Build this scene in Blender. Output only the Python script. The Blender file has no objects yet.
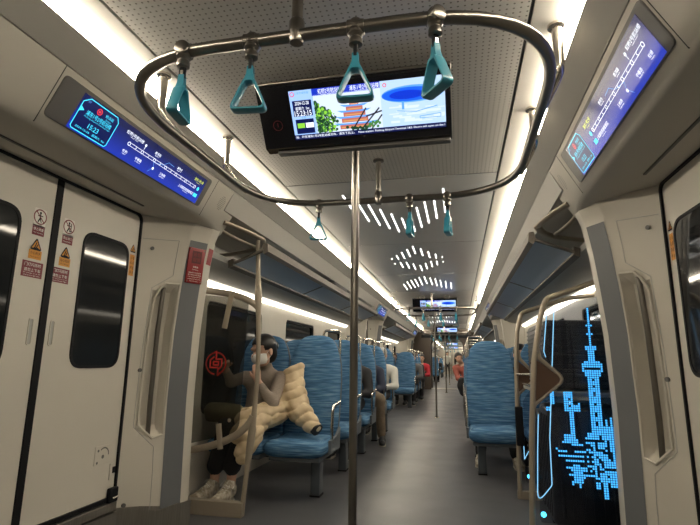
import bpy, bmesh, math, random
import numpy as np
from mathutils import Vector, Matrix
random.seed(7); np.random.seed(7)
SC = bpy.context.scene; COL = SC.collection
PI = math.pi
PITCH = 7.7                       # distance between two doorways along the car

# ------------------------------------------------------------------ materials
def mat(name, col, rough=.5, metal=0., spec=.5, emit=None, es=0., alpha=1., coat=0.):
    m = bpy.data.materials.new(name); m.use_nodes = True
    b = m.node_tree.nodes['Principled BSDF']
    b.inputs['Base Color'].default_value = (*col, 1)
    b.inputs['Roughness'].default_value = rough
    b.inputs['Metallic'].default_value = metal
    b.inputs['Specular IOR Level'].default_value = spec
    b.inputs['Coat Weight'].default_value = coat
    if emit: b.inputs['Emission Color'].default_value = (*emit, 1); b.inputs['Emission Strength'].default_value = es
    return m
def nodes(m): return m.node_tree.nodes, m.node_tree.links, m.node_tree.nodes['Principled BSDF']
def noisy(m, c1, c2, scale=(1,1,1), nscale=8, detail=4, lo=.35, hi=.65, bump=0., rough=None):
    N, L, b = nodes(m)
    tc = N.new('ShaderNodeTexCoord'); mp = N.new('ShaderNodeMapping'); mp.inputs['Scale'].default_value = scale
    nz = N.new('ShaderNodeTexNoise'); nz.inputs['Scale'].default_value = nscale; nz.inputs['Detail'].default_value = detail
    cr = N.new('ShaderNodeValToRGB'); e = cr.color_ramp.elements
    e[0].position = lo; e[0].color = (*c1, 1); e[1].position = hi; e[1].color = (*c2, 1)
    L.new(tc.outputs['Object'], mp.inputs['Vector']); L.new(mp.outputs[0], nz.inputs['Vector'])
    L.new(nz.outputs['Fac'], cr.inputs[0]); L.new(cr.outputs[0], b.inputs['Base Color'])
    if bump:
        bp = N.new('ShaderNodeBump'); bp.inputs['Strength'].default_value = bump; bp.inputs['Distance'].default_value = .004
        L.new(nz.outputs['Fac'], bp.inputs['Height']); L.new(bp.outputs[0], b.inputs['Normal'])
    if rough:
        mr = N.new('ShaderNodeMapRange'); mr.inputs[3].default_value = rough[0]; mr.inputs[4].default_value = rough[1]
        L.new(nz.outputs['Fac'], mr.inputs[0]); L.new(mr.outputs[0], b.inputs['Roughness'])
    return m
M = {}
M['wall'] = noisy(mat('wall_enamel', (.6,.57,.5), .42), (.53,.50,.435), (.55,.52,.455), nscale=3)
M['door'] = noisy(mat('door_enamel', (.6,.57,.5), .38), (.57,.54,.475), (.59,.56,.495), nscale=2)
M['unit'] = mat('header_plastic', (.50,.475,.42), .5)
M['cove'] = mat('cove_panel', (.41,.397,.365), .5)
M['smooth'] = mat('ceiling_smooth', (.58,.56,.52), .45)
M['dark_seam'] = mat('dark_seam', (.04,.04,.04), .6)
M['black'] = mat('black_rubber', (.007,.007,.009), .6, spec=.2)
M['black_gloss'] = mat('black_gloss', (.006,.006,.008), .12)
M['glass_dark'] = mat('window_glass', (.017,.019,.021), .05, spec=.20)
M['steel'] = mat('brushed_steel', (.215,.20,.18), .28, 1.)
M['steel_bright'] = mat('polished_steel', (.62,.58,.52), .22, 1.)
M['steel_plate'] = noisy(mat('kick_plate_steel', (.30,.28,.25), .38, .85), (.27,.25,.22), (.33,.31,.27), scale=(40,40,1), nscale=6)
M['bronze'] = mat('champagne_frame', (.36,.31,.245), .42, .35)
M['brown'] = mat('brown_plate', (.085,.045,.028), .45, .1)
M['teal'] = mat('teal_plastic', (.03,.215,.30), .36, coat=.2)
M['grey'] = mat('grey_strip', (.135,.143,.152), .5)
M['bezel'] = mat('bezel_grey', (.115,.112,.108), .45)
M['seat_shell'] = mat('seat_shell', (.10,.115,.13), .5)
M['leg'] = mat('seat_leg', (.075,.09,.105), .45, .2)
M['red'] = mat('red_box', (.26,.010,.014), .4)
M['red_dark'] = mat('red_recess', (.10,.006,.008), .5)
M['white'] = mat('white_print', (.78,.76,.72), .5)
M['sticker'] = mat('sticker_white', (.72,.69,.64), .45)
M['maroon'] = mat('sticker_maroon', (.17,.013,.024), .45)
M['orange'] = mat('sticker_amber', (.62,.25,.015), .45)
M['green'] = mat('sticker_green', (.10,.28,.04), .5)
M['lightbar'] = mat('slit_light', (1,1,1), .5, emit=(1,.97,.92), es=2.6)
M['strip'] = mat('strip_light', (1,1,1), .5, emit=(1,.885,.70), es=34.)
M['wlight'] = mat('window_light', (1,1,1), .5, emit=(1,.90,.74), es=3.2)
M['rackpanel'] = mat('rack_panel', (.40,.48,.59), .3)
M['rackframe'] = mat('rack_frame', (.12,.105,.088), .45, .3)
M['duct'] = mat('duct_panel', (.40,.40,.38), .45)
M['gangway'] = mat('gangway_brown', (.075,.058,.046), .55)
M['dark_bag'] = noisy(mat('black_suitcase', (.018,.018,.02), .4), (.015,.015,.018), (.024,.024,.028), nscale=30)
M['skin'] = mat('skin', (.56,.34,.245), .5)
M['hair'] = mat('hair', (.010,.008,.008), .42)
M['mask'] = mat('face_mask', (.75,.74,.72), .7)
M['taupe'] = noisy(mat('taupe_knit', (.2,.16,.13), .9), (.26,.215,.18), (.32,.27,.225), scale=(1,1,6), nscale=40, bump=.2)
M['trousers_black'] = mat('black_trousers', (.012,.012,.015), .8)
M['khaki'] = noisy(mat('khaki_cloth', (.2,.15,.1), .85), (.17,.13,.09), (.23,.175,.12), nscale=20)
M['puffer'] = noisy(mat('beige_puffer', (.5,.37,.22), .6), (.54,.42,.26), (.66,.53,.35), nscale=9, bump=.35)
M['olive'] = noisy(mat('olive_bag', (.12,.11,.06), .8), (.10,.092,.05), (.15,.135,.075), nscale=12, bump=.3)
M['shoe'] = noisy(mat('cream_shoe', (.5,.45,.36), .7), (.28,.24,.18), (.60,.55,.46), nscale=34)
M['shoe_dark'] = mat('dark_shoe', (.015,.015,.018), .6)
M['sole'] = mat('shoe_sole', (.58,.54,.46), .6)
M['jacket_black'] = mat('black_jacket', (.014,.014,.017), .75)
M['jacket_navy'] = mat('navy_jacket', (.012,.018,.045), .7)
M['jacket_grey'] = mat('grey_jacket', (.12,.12,.125), .8)
M['jacket_red'] = mat('red_jacket', (.45,.015,.03), .7)
M['jacket_pink'] = mat('coral_jacket', (.42,.12,.09), .7)
M['jacket_white'] = mat('white_jacket', (.62,.62,.58), .7)

def fabric():
    m = mat('seat_fabric', (.03,.11,.27), .85, spec=.25); N, L, b = nodes(m)
    tc = N.new('ShaderNodeTexCoord'); mp = N.new('ShaderNodeMapping'); mp.inputs['Scale'].default_value = (7, 3, 105)
    nz = N.new('ShaderNodeTexNoise'); nz.inputs['Scale'].default_value = 1.; nz.inputs['Detail'].default_value = 3.
    cr = N.new('ShaderNodeValToRGB'); e = cr.color_ramp.elements
    e[0].position = .34; e[0].color = (.034,.10,.20,1); e[1].position = .74; e[1].color = (.20,.335,.475,1)
    k = cr.color_ramp.elements.new(.52); k.color = (.07,.178,.325,1)
    L.new(tc.outputs['Object'], mp.inputs['Vector']); L.new(mp.outputs[0], nz.inputs['Vector']); L.new(nz.outputs['Fac'], cr.inputs[0]); L.new(cr.outputs[0], b.inputs['Base Color'])
    return m
M['fabric'] = fabric()
def perforated():
    m = mat('perforated_ceiling', (.4,.385,.35), .5); N, L, b = nodes(m)
    tc = N.new('ShaderNodeTexCoord'); mp = N.new('ShaderNodeMapping'); mp.inputs['Scale'].default_value = (42, 42, 0)
    mp.inputs['Rotation'].default_value = (0, 0, 0)
    vo = N.new('ShaderNodeTexVoronoi'); vo.voronoi_dimensions = '2D'; vo.inputs['Randomness'].default_value = 0.; vo.inputs['Scale'].default_value = 1.
    cr = N.new('ShaderNodeValToRGB'); e = cr.color_ramp.elements
    e[0].position = .12; e[0].color = (.20,.19,.165,1); e[1].position = .19; e[1].color = (.62,.60,.56,1)
    L.new(tc.outputs['Object'], mp.inputs['Vector']); L.new(mp.outputs[0], vo.inputs['Vector']); L.new(vo.outputs['Distance'], cr.inputs[0]); L.new(cr.outputs[0], b.inputs['Base Color'])
    return m
M['perf'] = perforated()
def ceil_plain():
    m = mat('ceiling_plain', (.74,.73,.70), .27, spec=.8); return m
M['ceil'] = ceil_plain()
def floormat():
    m = mat('floor_vinyl', (.10,.10,.105), .33); N, L, b = nodes(m)
    tc = N.new('ShaderNodeTexCoord')
    nz = N.new('ShaderNodeTexNoise'); nz.inputs['Scale'].default_value = 160; nz.inputs['Detail'].default_value = 2
    nb = N.new('ShaderNodeTexNoise'); nb.inputs['Scale'].default_value = 2.2; nb.inputs['Detail'].default_value = 4
    cr = N.new('ShaderNodeValToRGB'); e = cr.color_ramp.elements
    e[0].position = .3; e[0].color = (.058,.060,.068,1); e[1].position = .75; e[1].color = (.112,.114,.124,1)
    mr = N.new('ShaderNodeMapRange'); mr.inputs[3].default_value = .27; mr.inputs[4].default_value = .48
    L.new(tc.outputs['Object'], nz.inputs['Vector']); L.new(tc.outputs['Object'], nb.inputs['Vector'])
    L.new(nz.outputs['Fac'], cr.inputs[0]); L.new(cr.outputs[0], b.inputs['Base Color']); L.new(nb.outputs['Fac'], mr.inputs[0]); L.new(mr.outputs[0], b.inputs['Roughness'])
    return m
M['floor'] = floormat()
def glassmat(name, tint, amount):
    m = bpy.data.materials.new(name); m.use_nodes = True; N, L = m.node_tree.nodes, m.node_tree.links; N.clear()
    out = N.new('ShaderNodeOutputMaterial'); mx = N.new('ShaderNodeMixShader'); tr = N.new('ShaderNodeBsdfTransparent'); gl = N.new('ShaderNodeBsdfGlossy')
    fr = N.new('ShaderNodeFresnel'); fr.inputs[0].default_value = 1.45
    mt = N.new('ShaderNodeMath'); mt.operation = 'MULTIPLY'; mt.inputs[1].default_value = amount
    tr.inputs[0].default_value = (*tint, 1); gl.inputs['Roughness'].default_value = .02
    L.new(fr.outputs[0], mt.inputs[0]); L.new(mt.outputs[0], mx.inputs[0]); L.new(tr.outputs[0], mx.inputs[1]); L.new(gl.outputs[0], mx.inputs[2]); L.new(mx.outputs[0], out.inputs[0])
    return m
M['glass_smoke'] = glassmat('smoked_glass', (.60,.60,.58), 1.)
M['glass_clear'] = glassmat('clear_glass', (.80,.83,.88), .8)
def em(name, col, s): return mat(name, (0,0,0), .3, emit=col, es=s)
M['e_navy'] = em('screen_navy', (.002,.006,.06), 1.); M['e_blue'] = em('screen_blue', (.008,.03,.42), 1.)
M['e_white'] = em('screen_white', (.85,.9,1.), 1.1); M['e_cyan'] = em('screen_cyan', (.05,.62,.85), 1.2)
M['e_red'] = em('screen_red', (.8,.04,.05), .9); M['e_yellow'] = em('screen_yellow', (.65,.75,.05), 1.1)
M['e_pale'] = em('screen_pale', (.33,.52,.95), .9); M['e_sky'] = em('screen_sky', (.62,.72,.92), .9); M['e_pic'] = em('screen_cloud', (.45,.62,.88), .9)
M['e_green'] = em('screen_green', (.06,.22,.05), .8); M['e_lime'] = em('screen_lime', (.25,.6,.05), .9); M['e_dkgreen'] = em('screen_dark_green', (.012,.05,.02), .8)
M['e_brick'] = em('screen_brick', (.50,.16,.13), .8); M['e_dark'] = em('screen_dark', (.02,.02,.03), .8); M['e_orange'] = em('screen_orange', (.7,.33,.12), .8)
M['e_ell'] = em('screen_ellipse', (.01,.10,.80), 1.); M['e_ell2'] = em('screen_ellipse_core', (.003,.03,.50), 1.); M['e_mid'] = em('screen_mid_blue', (.10,.33,.85), .9)
M['e_led'] = em('led_engraving', (.05,.36,.85), 1.25); M['e_edge'] = em('led_edge', (.22,.55,.85), .9); M['e_dot'] = em('led_dot', (.05,.6,1.), 3.)
def screengrad(name, c0, c1, axis, a, b_, glare=0):
    m = mat(name, (.02,.02,.02), .25); N, L, b = nodes(m)
    tc = N.new('ShaderNodeTexCoord'); sp = N.new('ShaderNodeSeparateXYZ'); mr = N.new('ShaderNodeMapRange'); mr.inputs[1].default_value = a; mr.inputs[2].default_value = b_
    cr = N.new('ShaderNodeValToRGB'); e = cr.color_ramp.elements; e[0].color = (*c0, 1); e[1].color = (*c1, 1)
    L.new(tc.outputs['Object'], sp.inputs[0]); L.new(sp.outputs[axis], mr.inputs[0]); L.new(mr.outputs[0], cr.inputs[0]); L.new(cr.outputs[0], b.inputs['Emission Color']); b.inputs['Emission Strength'].default_value = 1.
    return m
M['e_map'] = screengrad('route_map_background', (.010,.03,.36), (.002,.006,.055), 2, -.085, .045)

# ------------------------------------------------------------------ mesh builder
ORG = {}
TXT = {}
def text_mesh(s):
    if s in TXT: return TXT[s]
    c = bpy.data.curves.new('t', 'FONT'); c.body = s; c.resolution_u = 2
    o = bpy.data.objects.new('t', c); COL.objects.link(o); bpy.context.view_layer.update()
    dg = bpy.context.evaluated_depsgraph_get(); me = bpy.data.meshes.new_from_object(o.evaluated_get(dg))
    vs = np.array([v.co[:2] for v in me.vertices]).reshape(-1, 2); fs = [tuple(p.vertices) for p in me.polygons]
    bpy.data.objects.remove(o); bpy.data.curves.remove(c); bpy.data.meshes.remove(me)
    TXT[s] = (vs, fs); return TXT[s]
def fillet(pts, r, n=6, closed=True):
    out = []; N = len(pts); pts = [Vector(p) for p in pts]
    for i, p in enumerate(pts):
        if not closed and i in (0, N-1): out.append(p.copy()); continue
        a = pts[i-1]-p; b = pts[(i+1) % N]-p; rr = r[i] if isinstance(r, (list, tuple)) else r
        ang = a.angle(b); d = min(rr/max(math.tan(ang/2), 1e-4), a.length*.49, b.length*.49)
        p0 = p+a.normalized()*d; p1 = p+b.normalized()*d
        for k in range(n+1):
            t = k/n; out.append(p0*(1-t)**2+p*2*t*(1-t)+p1*t*t)
    return out
class MB:
    def __init__(s): s.v = []; s.f = []; s.mi = []; s.cur = 0; s.T = None
    def add(s, vs, fs):
        o = len(s.v); s.v += [tuple(s.T @ Vector(v)) if s.T is not None else tuple(v) for v in vs]
        for f in fs: s.f.append(tuple(i+o for i in f)); s.mi.append(s.cur)
        return s
    def box(s, x0, x1, y0, y1, z0, z1, bev=0.):
        if bev:
            bev = min(bev, abs(x1-x0)*.45, abs(y1-y0)*.45, abs(z1-z0)*.45)
            b = bmesh.new(); bmesh.ops.create_cube(b, size=1.)
            for v in b.verts: v.co = Vector(((x0+x1)/2+v.co.x*(x1-x0), (y0+y1)/2+v.co.y*(y1-y0), (z0+z1)/2+v.co.z*(z1-z0)))
            bmesh.ops.bevel(b, geom=list(b.edges), offset=bev, segments=3, affect='EDGES', profile=.5)
            b.verts.index_update(); s.add([v.co[:] for v in b.verts], [[v.index for v in f.verts] for f in b.faces]); b.free(); return s
        return s.add([(x, y, z) for x in (x0, x1) for y in (y0, y1) for z in (z0, z1)], [(0,1,3,2),(4,6,7,5),(0,4,5,1),(2,3,7,6),(0,2,6,4),(1,5,7,3)])
    def loft(s, rings, closed=True, caps=True):
        n = len(rings[0]); vs = [p for r in rings for p in r]; fs = []
        for i in range(len(rings)-1):
            for j in range(n if closed else n-1):
                k = (j+1) % n; fs.append((i*n+j, i*n+k, (i+1)*n+k, (i+1)*n+j))
        if caps and closed: fs += [tuple(range(n-1, -1, -1)), tuple(range((len(rings)-1)*n, len(rings)*n))]
        return s.add(vs, fs)
    def prism(s, poly, axis, a, b):       # poly in the two other axes (cyclic order x,y,z)
        def P(u, w, t): return ((t, u, w), (u, t, w), (u, w, t))[axis]
        return s.loft([[P(u, w, a) for u, w in poly], [P(u, w, b) for u, w in poly]])
    def tube(s, pts, r, n=12, closed=False, flat=None):
        pts = [Vector(p) for p in pts]; rings = []; N = len(pts); up = None
        for i, p in enumerate(pts):
            if closed: t = (pts[(i+1) % N]-pts[i-1])
            else: t = pts[min(i+1, N-1)]-pts[max(i-1, 0)]
            t.normalize()
            if up is None: up = Vector((0,0,1)) if abs(t.z) < .9 else Vector((1,0,0))
            u = (up-t*up.dot(t)).normalized(); w = t.cross(u); up = u
            rr = r[i] if isinstance(r, (list, tuple)) else r
            a_, b_ = (rr, rr) if flat is None else (rr*flat[0], rr*flat[1])
            rings.append([tuple(p+u*math.cos(2*PI*k/n)*a_+w*math.sin(2*PI*k/n)*b_) for k in range(n)])
        if closed: rings.append(rings[0]); return s.loft(rings, caps=False)
        return s.loft(rings)
    def ring(s, outer, inner, axis, a, b):   # flat frame with depth between two same-length outlines
        def P(q, t): u, w = q[0], q[1]; return ((t, u, w), (u, t, w), (u, w, t))[axis]
        return s.loft([[P(q, a) for q in outer], [P(q, b) for q in outer], [P(q, b) for q in inner], [P(q, a) for q in inner], [P(q, a) for q in outer]], caps=False)
    def lathe(s, prof, c, axis=2, n=18):     # prof: (radius, height)
        rings = []
        for r, h in prof:
            q = []
            for k in range(n):
                u, w = r*math.cos(2*PI*k/n), r*math.sin(2*PI*k/n)
                q.append(((c[0]+h, c[1]+u, c[2]+w), (c[0]+u, c[1]+h, c[2]+w), (c[0]+u, c[1]+w, c[2]+h))[axis])
            rings.append(q)
        return s.loft(rings)
    def poly2(s, pts, d=0.): return s.add([(p[0], p[1], d) for p in pts], [tuple(range(len(pts)))])
    def rect2(s, u0, u1, v0, v1, d=0.): return s.poly2([(u0,v0),(u1,v0),(u1,v1),(u0,v1)], d)
    def disc2(s, u, v, ru, rv=None, d=0., n=28):
        rv = rv or ru; return s.poly2([(u+ru*math.cos(2*PI*k/n), v+rv*math.sin(2*PI*k/n)) for k in range(n)], d)
    def ring2(s, u, v, r, w, d=0., n=32):
        vs = []; fs = []
        for k in range(n):
            c, q = math.cos(2*PI*k/n), math.sin(2*PI*k/n); vs += [(u+c*r, v+q*r, d), (u+c*(r-w), v+q*(r-w), d)]
        for k in range(n): j = (k+1) % n; fs.append((2*k, 2*j, 2*j+1, 2*k+1))
        return s.add(vs, fs)
    def line2(s, pts, w, d=0., closed=False):
        pts = [Vector(p) for p in pts]
        for a, b in zip(pts, pts[1:]+([pts[0]] if closed else [])):
            t = (b-a); 
            if t.length < 1e-6: continue
            t.normalize(); nn = Vector((-t.y, t.x))*w/2; a2 = a-t*w*.3; b2 = b+t*w*.3
            s.poly2([a2-nn, b2-nn, b2+nn, a2+nn], d)
        return s
    def text(s, st, u, v, h, d=0., align='c', width=None, sx=1.):
        vs, fs = text_mesh(st)
        if len(vs) == 0: return s
        x0, x1 = vs[:,0].min(), vs[:,0].max(); y0, y1 = vs[:,1].min(), vs[:,1].max()
        k = h/(y1-y0); kx = k*sx if width is None else width/(x1-x0); W = (x1-x0)*kx
        ox = u-W/2 if align == 'c' else u if align == 'l' else u-W
        return s.add([((x-x0)*kx+ox, (y-y0)*k+v-h/2, d) for x, y in vs], fs)
    def build(s, name, mats, parent=None, loc=None, smooth=False, label=None):
        if not isinstance(mats, (list, tuple)): mats = [mats]
        o0 = Vector(loc) if loc is not None else ORG.get(parent.name, Vector()) if parent is not None else Vector()
        me = bpy.data.meshes.new(name); me.from_pydata([tuple(Vector(v)-o0) for v in s.v], [], s.f); me.update()
        for m in mats: me.materials.append(M[m] if isinstance(m, str) else m)
        me.polygons.foreach_set('material_index', s.mi)
        b = bmesh.new(); b.from_mesh(me); bmesh.ops.recalc_face_normals(b, faces=b.faces); b.to_mesh(me); b.free()
        if smooth:
            me.polygons.foreach_set('use_smooth', [True]*len(me.polygons))
            if smooth != 'all': me.set_sharp_from_angle(angle=math.radians(40))
        o = bpy.data.objects.new(name, me); COL.objects.link(o)
        if parent is not None: o.parent = parent; ORG[o.name] = o0
        else: o.location = o0; ORG[o.name] = o0
        if label: o['label'] = label
        return o
def thing(name, label, cat, loc, group=None):
    o = bpy.data.objects.new(name, None); COL.objects.link(o); o.location = loc; o.empty_display_size = .05
    ORG[o.name] = Vector(loc); o['label'] = label; o['category'] = cat
    if group: o['group'] = group
    return o
def tag(o, label, cat, group=None):
    o['label'] = label; o['category'] = cat
    if group: o['group'] = group
    return o
def struct(o): o['kind'] = 'structure'; return o
def copy_tree(o, off=(0,0,0), label=None, group=None, parent=None):
    c = o.copy(); COL.objects.link(c)
    if parent is not None: c.parent = parent
    else: c.location = o.location+Vector(off)
    if label: c['label'] = label
    if group: c['group'] = group
    for ch in list(o.children): copy_tree(ch, parent=c)
    return c
def plane_T(o, u, v):                 # matrix for drawing in a plane: u right, v up, normal = u x v
    u = Vector(u).normalized(); v = Vector(v).normalized(); n = u.cross(v)
    m = Matrix.Identity(4)
    for i in range(3): m[i][0] = u[i]; m[i][1] = v[i]; m[i][2] = n[i]; m[i][3] = o[i]
    return m
def rrect(u0, u1, v0, v1, r, n=6):
    return [(p[0], p[1]) for p in fillet([(u0,v0,0),(u1,v0,0),(u1,v1,0),(u0,v1,0)], r, n)]
ORD = ['first','second','third','fourth','fifth','sixth','seventh','eighth','ninth','tenth','eleventh','twelfth']
DOORWAY = ['nearest doorway', 'second doorway', 'third doorway', 'fourth doorway, in the next car', 'fifth doorway, in the next car', 'farthest doorway, in the next car']
Y0 = 2.0
CARS = [(-2.2, 19.5), (20.5, 43.)]
VC = [Y0, Y0+PITCH, Y0+2*PITCH, 23.6, 23.6+PITCH, 23.6+2*PITCH]
BAYS = [(-2.2, .8), (3.2, 8.5), (10.9, 16.2), (18.6, 19.5), (20.5, 22.4), (24.8, 30.1), (32.5, 37.8), (40.2, 43.)]
ZC = 2.26; XW = 1.54; XD = 1.43

# ------------------------------------------------------------------ shell
struct(MB().box(-1.75, 1.75, -2.2, 43., -.06, 0.).build('floor', 'floor'))
m = MB(); m.box(-.62, .62, 19.5, 20.5, .0, .006); m.build('trim_gangway', 'steel_plate')['kind'] = 'structure'
for c0, c1 in CARS:
    # centre ceiling panels with joints
    js = [c0]+[j for j in (1.0-.11, 3.11, 4.98, 6.85, 8.59, 10.81, 12.7, 14.55, 16.29, 18.51, 22.49, 24.71, 27.5, 30.19, 32.41, 35.1, 37.89, 40.1) if c0 < j < c1]+[c1]
    pm = MB(); pl = MB()
    for a, b in zip(js, js[1:]):
        mid = (a+b)/2; vest = any(abs(mid-v) < 1.0 for v in VC) or mid < .9
        (pm if vest else pl).box(-.722, .722, a+.003, b-.003, ZC, ZC+.03)
    struct(pm.build('ceiling', 'perf')); struct(pl.build('ceiling', 'ceil'))
    m = MB()
    for j in js[1:-1]: m.box(-.722, .722, j-.003, j+.003, ZC-.0008, ZC+.02)
    struct(m.build('trim_ceiling_joints', 'steel_bright'))
    m = MB(); m.box(-.75, .75, c0, c1, ZC+.035, ZC+.06); m.box(-.75,-.70,c0,c1,ZC+.012,ZC+.04); m.box(.70,.75,c0,c1,ZC+.012,ZC+.04)
    struct(m.build('trim_ceiling_gap', 'dark_seam'))
    for s in (-1, 1):
        side = 'left' if s < 0 else 'right'
        m = MB()
        jj = [c0]+[j for j in (.3, 2.31, 4.3, 6.3, 8.3, 10.3, 12.3, 14.3, 16.3, 24, 28, 32, 36) if c0 < j < c1]+[c1]
        for a, b in zip(jj, jj[1:]): m.prism([(s*.736, ZC), (s*.870, ZC), (s*.870, ZC+.03), (s*.736, ZC+.03)], 1, a+.002, b-.002)
        struct(m.build('ceiling_'+side, 'smooth'))
        m = MB(); m.prism([(s*.868, ZC), (s*.886, 2.2265), (s*.896, 2.24), (s*.88, ZC+.02)], 1, c0+.01, c1-.01)
        tag(m.build('ceiling_light', 'strip', loc=(s*.87, (c0+c1)/2, 2.24)), 'continuous warm white light strip along the %s edge of the ceiling%s' % (side, '' if c0 < 10 else ' in the next car'), 'light')
        m = MB(); m.prism([(s*.886,2.222),(s*.93,2.190),(s*.985,2.146),(s*1.0,2.16),(s*.93,2.23),(s*.90,2.245)], 1, c0, c1)
        struct(m.build('trim_cove_'+side, 'cove', smooth=True))
        # outer wall skin and roof closure
        m = MB(); m.box(s*1.60, s*1.64, c0, c1, 0, 2.1); m.prism([(s*.72,2.34),(s*1.62,2.08),(s*1.62,2.12),(s*.72,2.38)], 1, c0, c1)
        struct(m.build('wall_outer_'+side, 'black'))
m = MB(); m.box(-1.75, 1.75, -2.26, -2.2, 0, 2.4); struct(m.build('wall_back', 'wall'))
m = MB(); m.box(-1.75, 1.75, 43., 43.06, 0, 2.4); struct(m.build('wall_front', 'wall'))

# bays: walls with window openings, ducts, window lights, racks
WINS = [(.35, 1.45), (2.3, 3.4), (4.25, 4.75)]     # offsets from bay start 3.2
wn = 0
for bi, (b0, b1) in enumerate(BAYS):
    L = b1-b0
    if L > 4: w = [(b0+.40, b0+1.55), (b0+2.28, b0+3.46), (b0+4.2, b0+5.1)]
    else: w = [(b0+.4, b1-.4)]
    for s in (-1, 1):
        side = 'left' if s < 0 else 'right'
        m = MB(); ys = [b0-.22]+[q for p in w for q in p]+[b1+.22]
        X0, X1 = sorted((s*XW, s*(XW+.05)))
        m.box(X0, X1, ys[0], ys[-1], 0, .62); m.box(X0, X1, ys[0], ys[-1], 1.52, 1.8)
        for k in range(0, len(ys), 2): m.box(X0, X1, ys[k], ys[k+1], .62, 1.52)
        # fillets in the window corners
        for a, b in w:
            for yy, sy in ((a, 1), (b, -1)):
                for zz, sz in ((.62, 1), (1.52, -1)):
                    pts = [(yy, zz)]+[(yy+sy*.07*(1-math.cos(t)), zz+sz*.07*(1-math.sin(t))) for t in [k*PI/10 for k in range(6)]]
                    m.prism(pts, 0, X0, X1)
        # pier seams
        struct(m.build('wall_'+side, 'wall'))
        for a, b in w:
            wn += 1
            o = struct(MB().ring(rrect(a+.004, b-.004, .624, 1.516, .06), rrect(a+.028, b-.028, .648, 1.492, .05), 0, s*(XW+.012), s*(XW+.04)).build('window_%d' % wn, 'black'))
            MB().box(s*(XW+.036), s*(XW+.042), a+.01, b-.01, .63, 1.51).build('window_pane', 'glass_dark', o)
        m = MB(); m.prism([(s*1.235,1.752),(s*1.30,1.715),(s*1.40,1.695),(s*1.46,1.672),(s*XW,1.662),(s*XW,1.80),(s*1.24,1.80)], 1, b0-.2, b1+.2)
        struct(m.build('trim_duct_'+side, 'duct', smooth=True))
        if bi > 0 and bi not in (3,4,7):
            m = MB(); m.prism([(s*1.488,1.660),(s*1.512,1.634),(s*1.538,1.628),(s*1.538,1.660)], 1, b0-.15, b1+.1)
            tag(m.build('window_light', 'wlight', loc=(s*1.52, (b0+b1)/2, 1.6)), 'slim warm light strip above the %s side windows %s' % (side, {1:'of the nearest seats',2:'beyond the second doorway',5:'in the next car',6:'far down the next car'}[bi]), 'light')
            # upper panel between cove and rack space, inner lining of the rack space
            m = MB(); m.prism([(s*.986,2.144),(s*1.05,2.02),(s*1.066,2.026),(s*1.002,2.158)], 1, b0-.35, b1+.35)
            m.prism([(s*1.05,2.02),(s*1.52,1.98),(s*1.54,1.80),(s*1.56,1.80),(s*1.54,2.02),(s*1.06,2.05)], 1, b0-.35, b1+.35)
            struct(m.build('trim_upper_'+side, 'cove'))
            r = thing('overhead_rack', '%s overhead luggage rack with blue grey underside panels %s' % (side, {1:'above the nearest seats',2:'between the second and third doorways',5:'in the next car',6:'far down the next car'}[bi]), 'luggage rack', (s*1.06,(b0+b1)/2,1.8))
            m = MB(); m.prism([(s*.915,1.835),(s*.945,1.815),(s*.965,1.845),(s*.95,1.90),(s*.92,1.895)], 1, b0+.1, b1-.05)
            m.prism([(s*1.185,1.735),(s*1.225,1.72),(s*1.23,1.775),(s*1.19,1.79)], 1, b0+.1, b1-.05)
            nP = 3
            for k in range(nP+1):
                yy = b0+.1+(L-.15)*k/nP; m.prism([(s*.95,1.836),(s*1.19,1.744),(s*1.19,1.758),(s*.95,1.852)], 1, yy-.016, yy+.016)
            m.build('rack_frame', 'rackframe', r)
            for k in range(nP):
                ya = b0+.1+(L-.15)*k/nP+.016; yb = b0+.1+(L-.15)*(k+1)/nP-.016
                m = MB(); m.prism([(s*.955,1.838),(s*1.19,1.748),(s*1.19,1.76),(s*.957,1.852)], 1, ya, yb); m.build('rack_panel', 'rackpanel', r)
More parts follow.
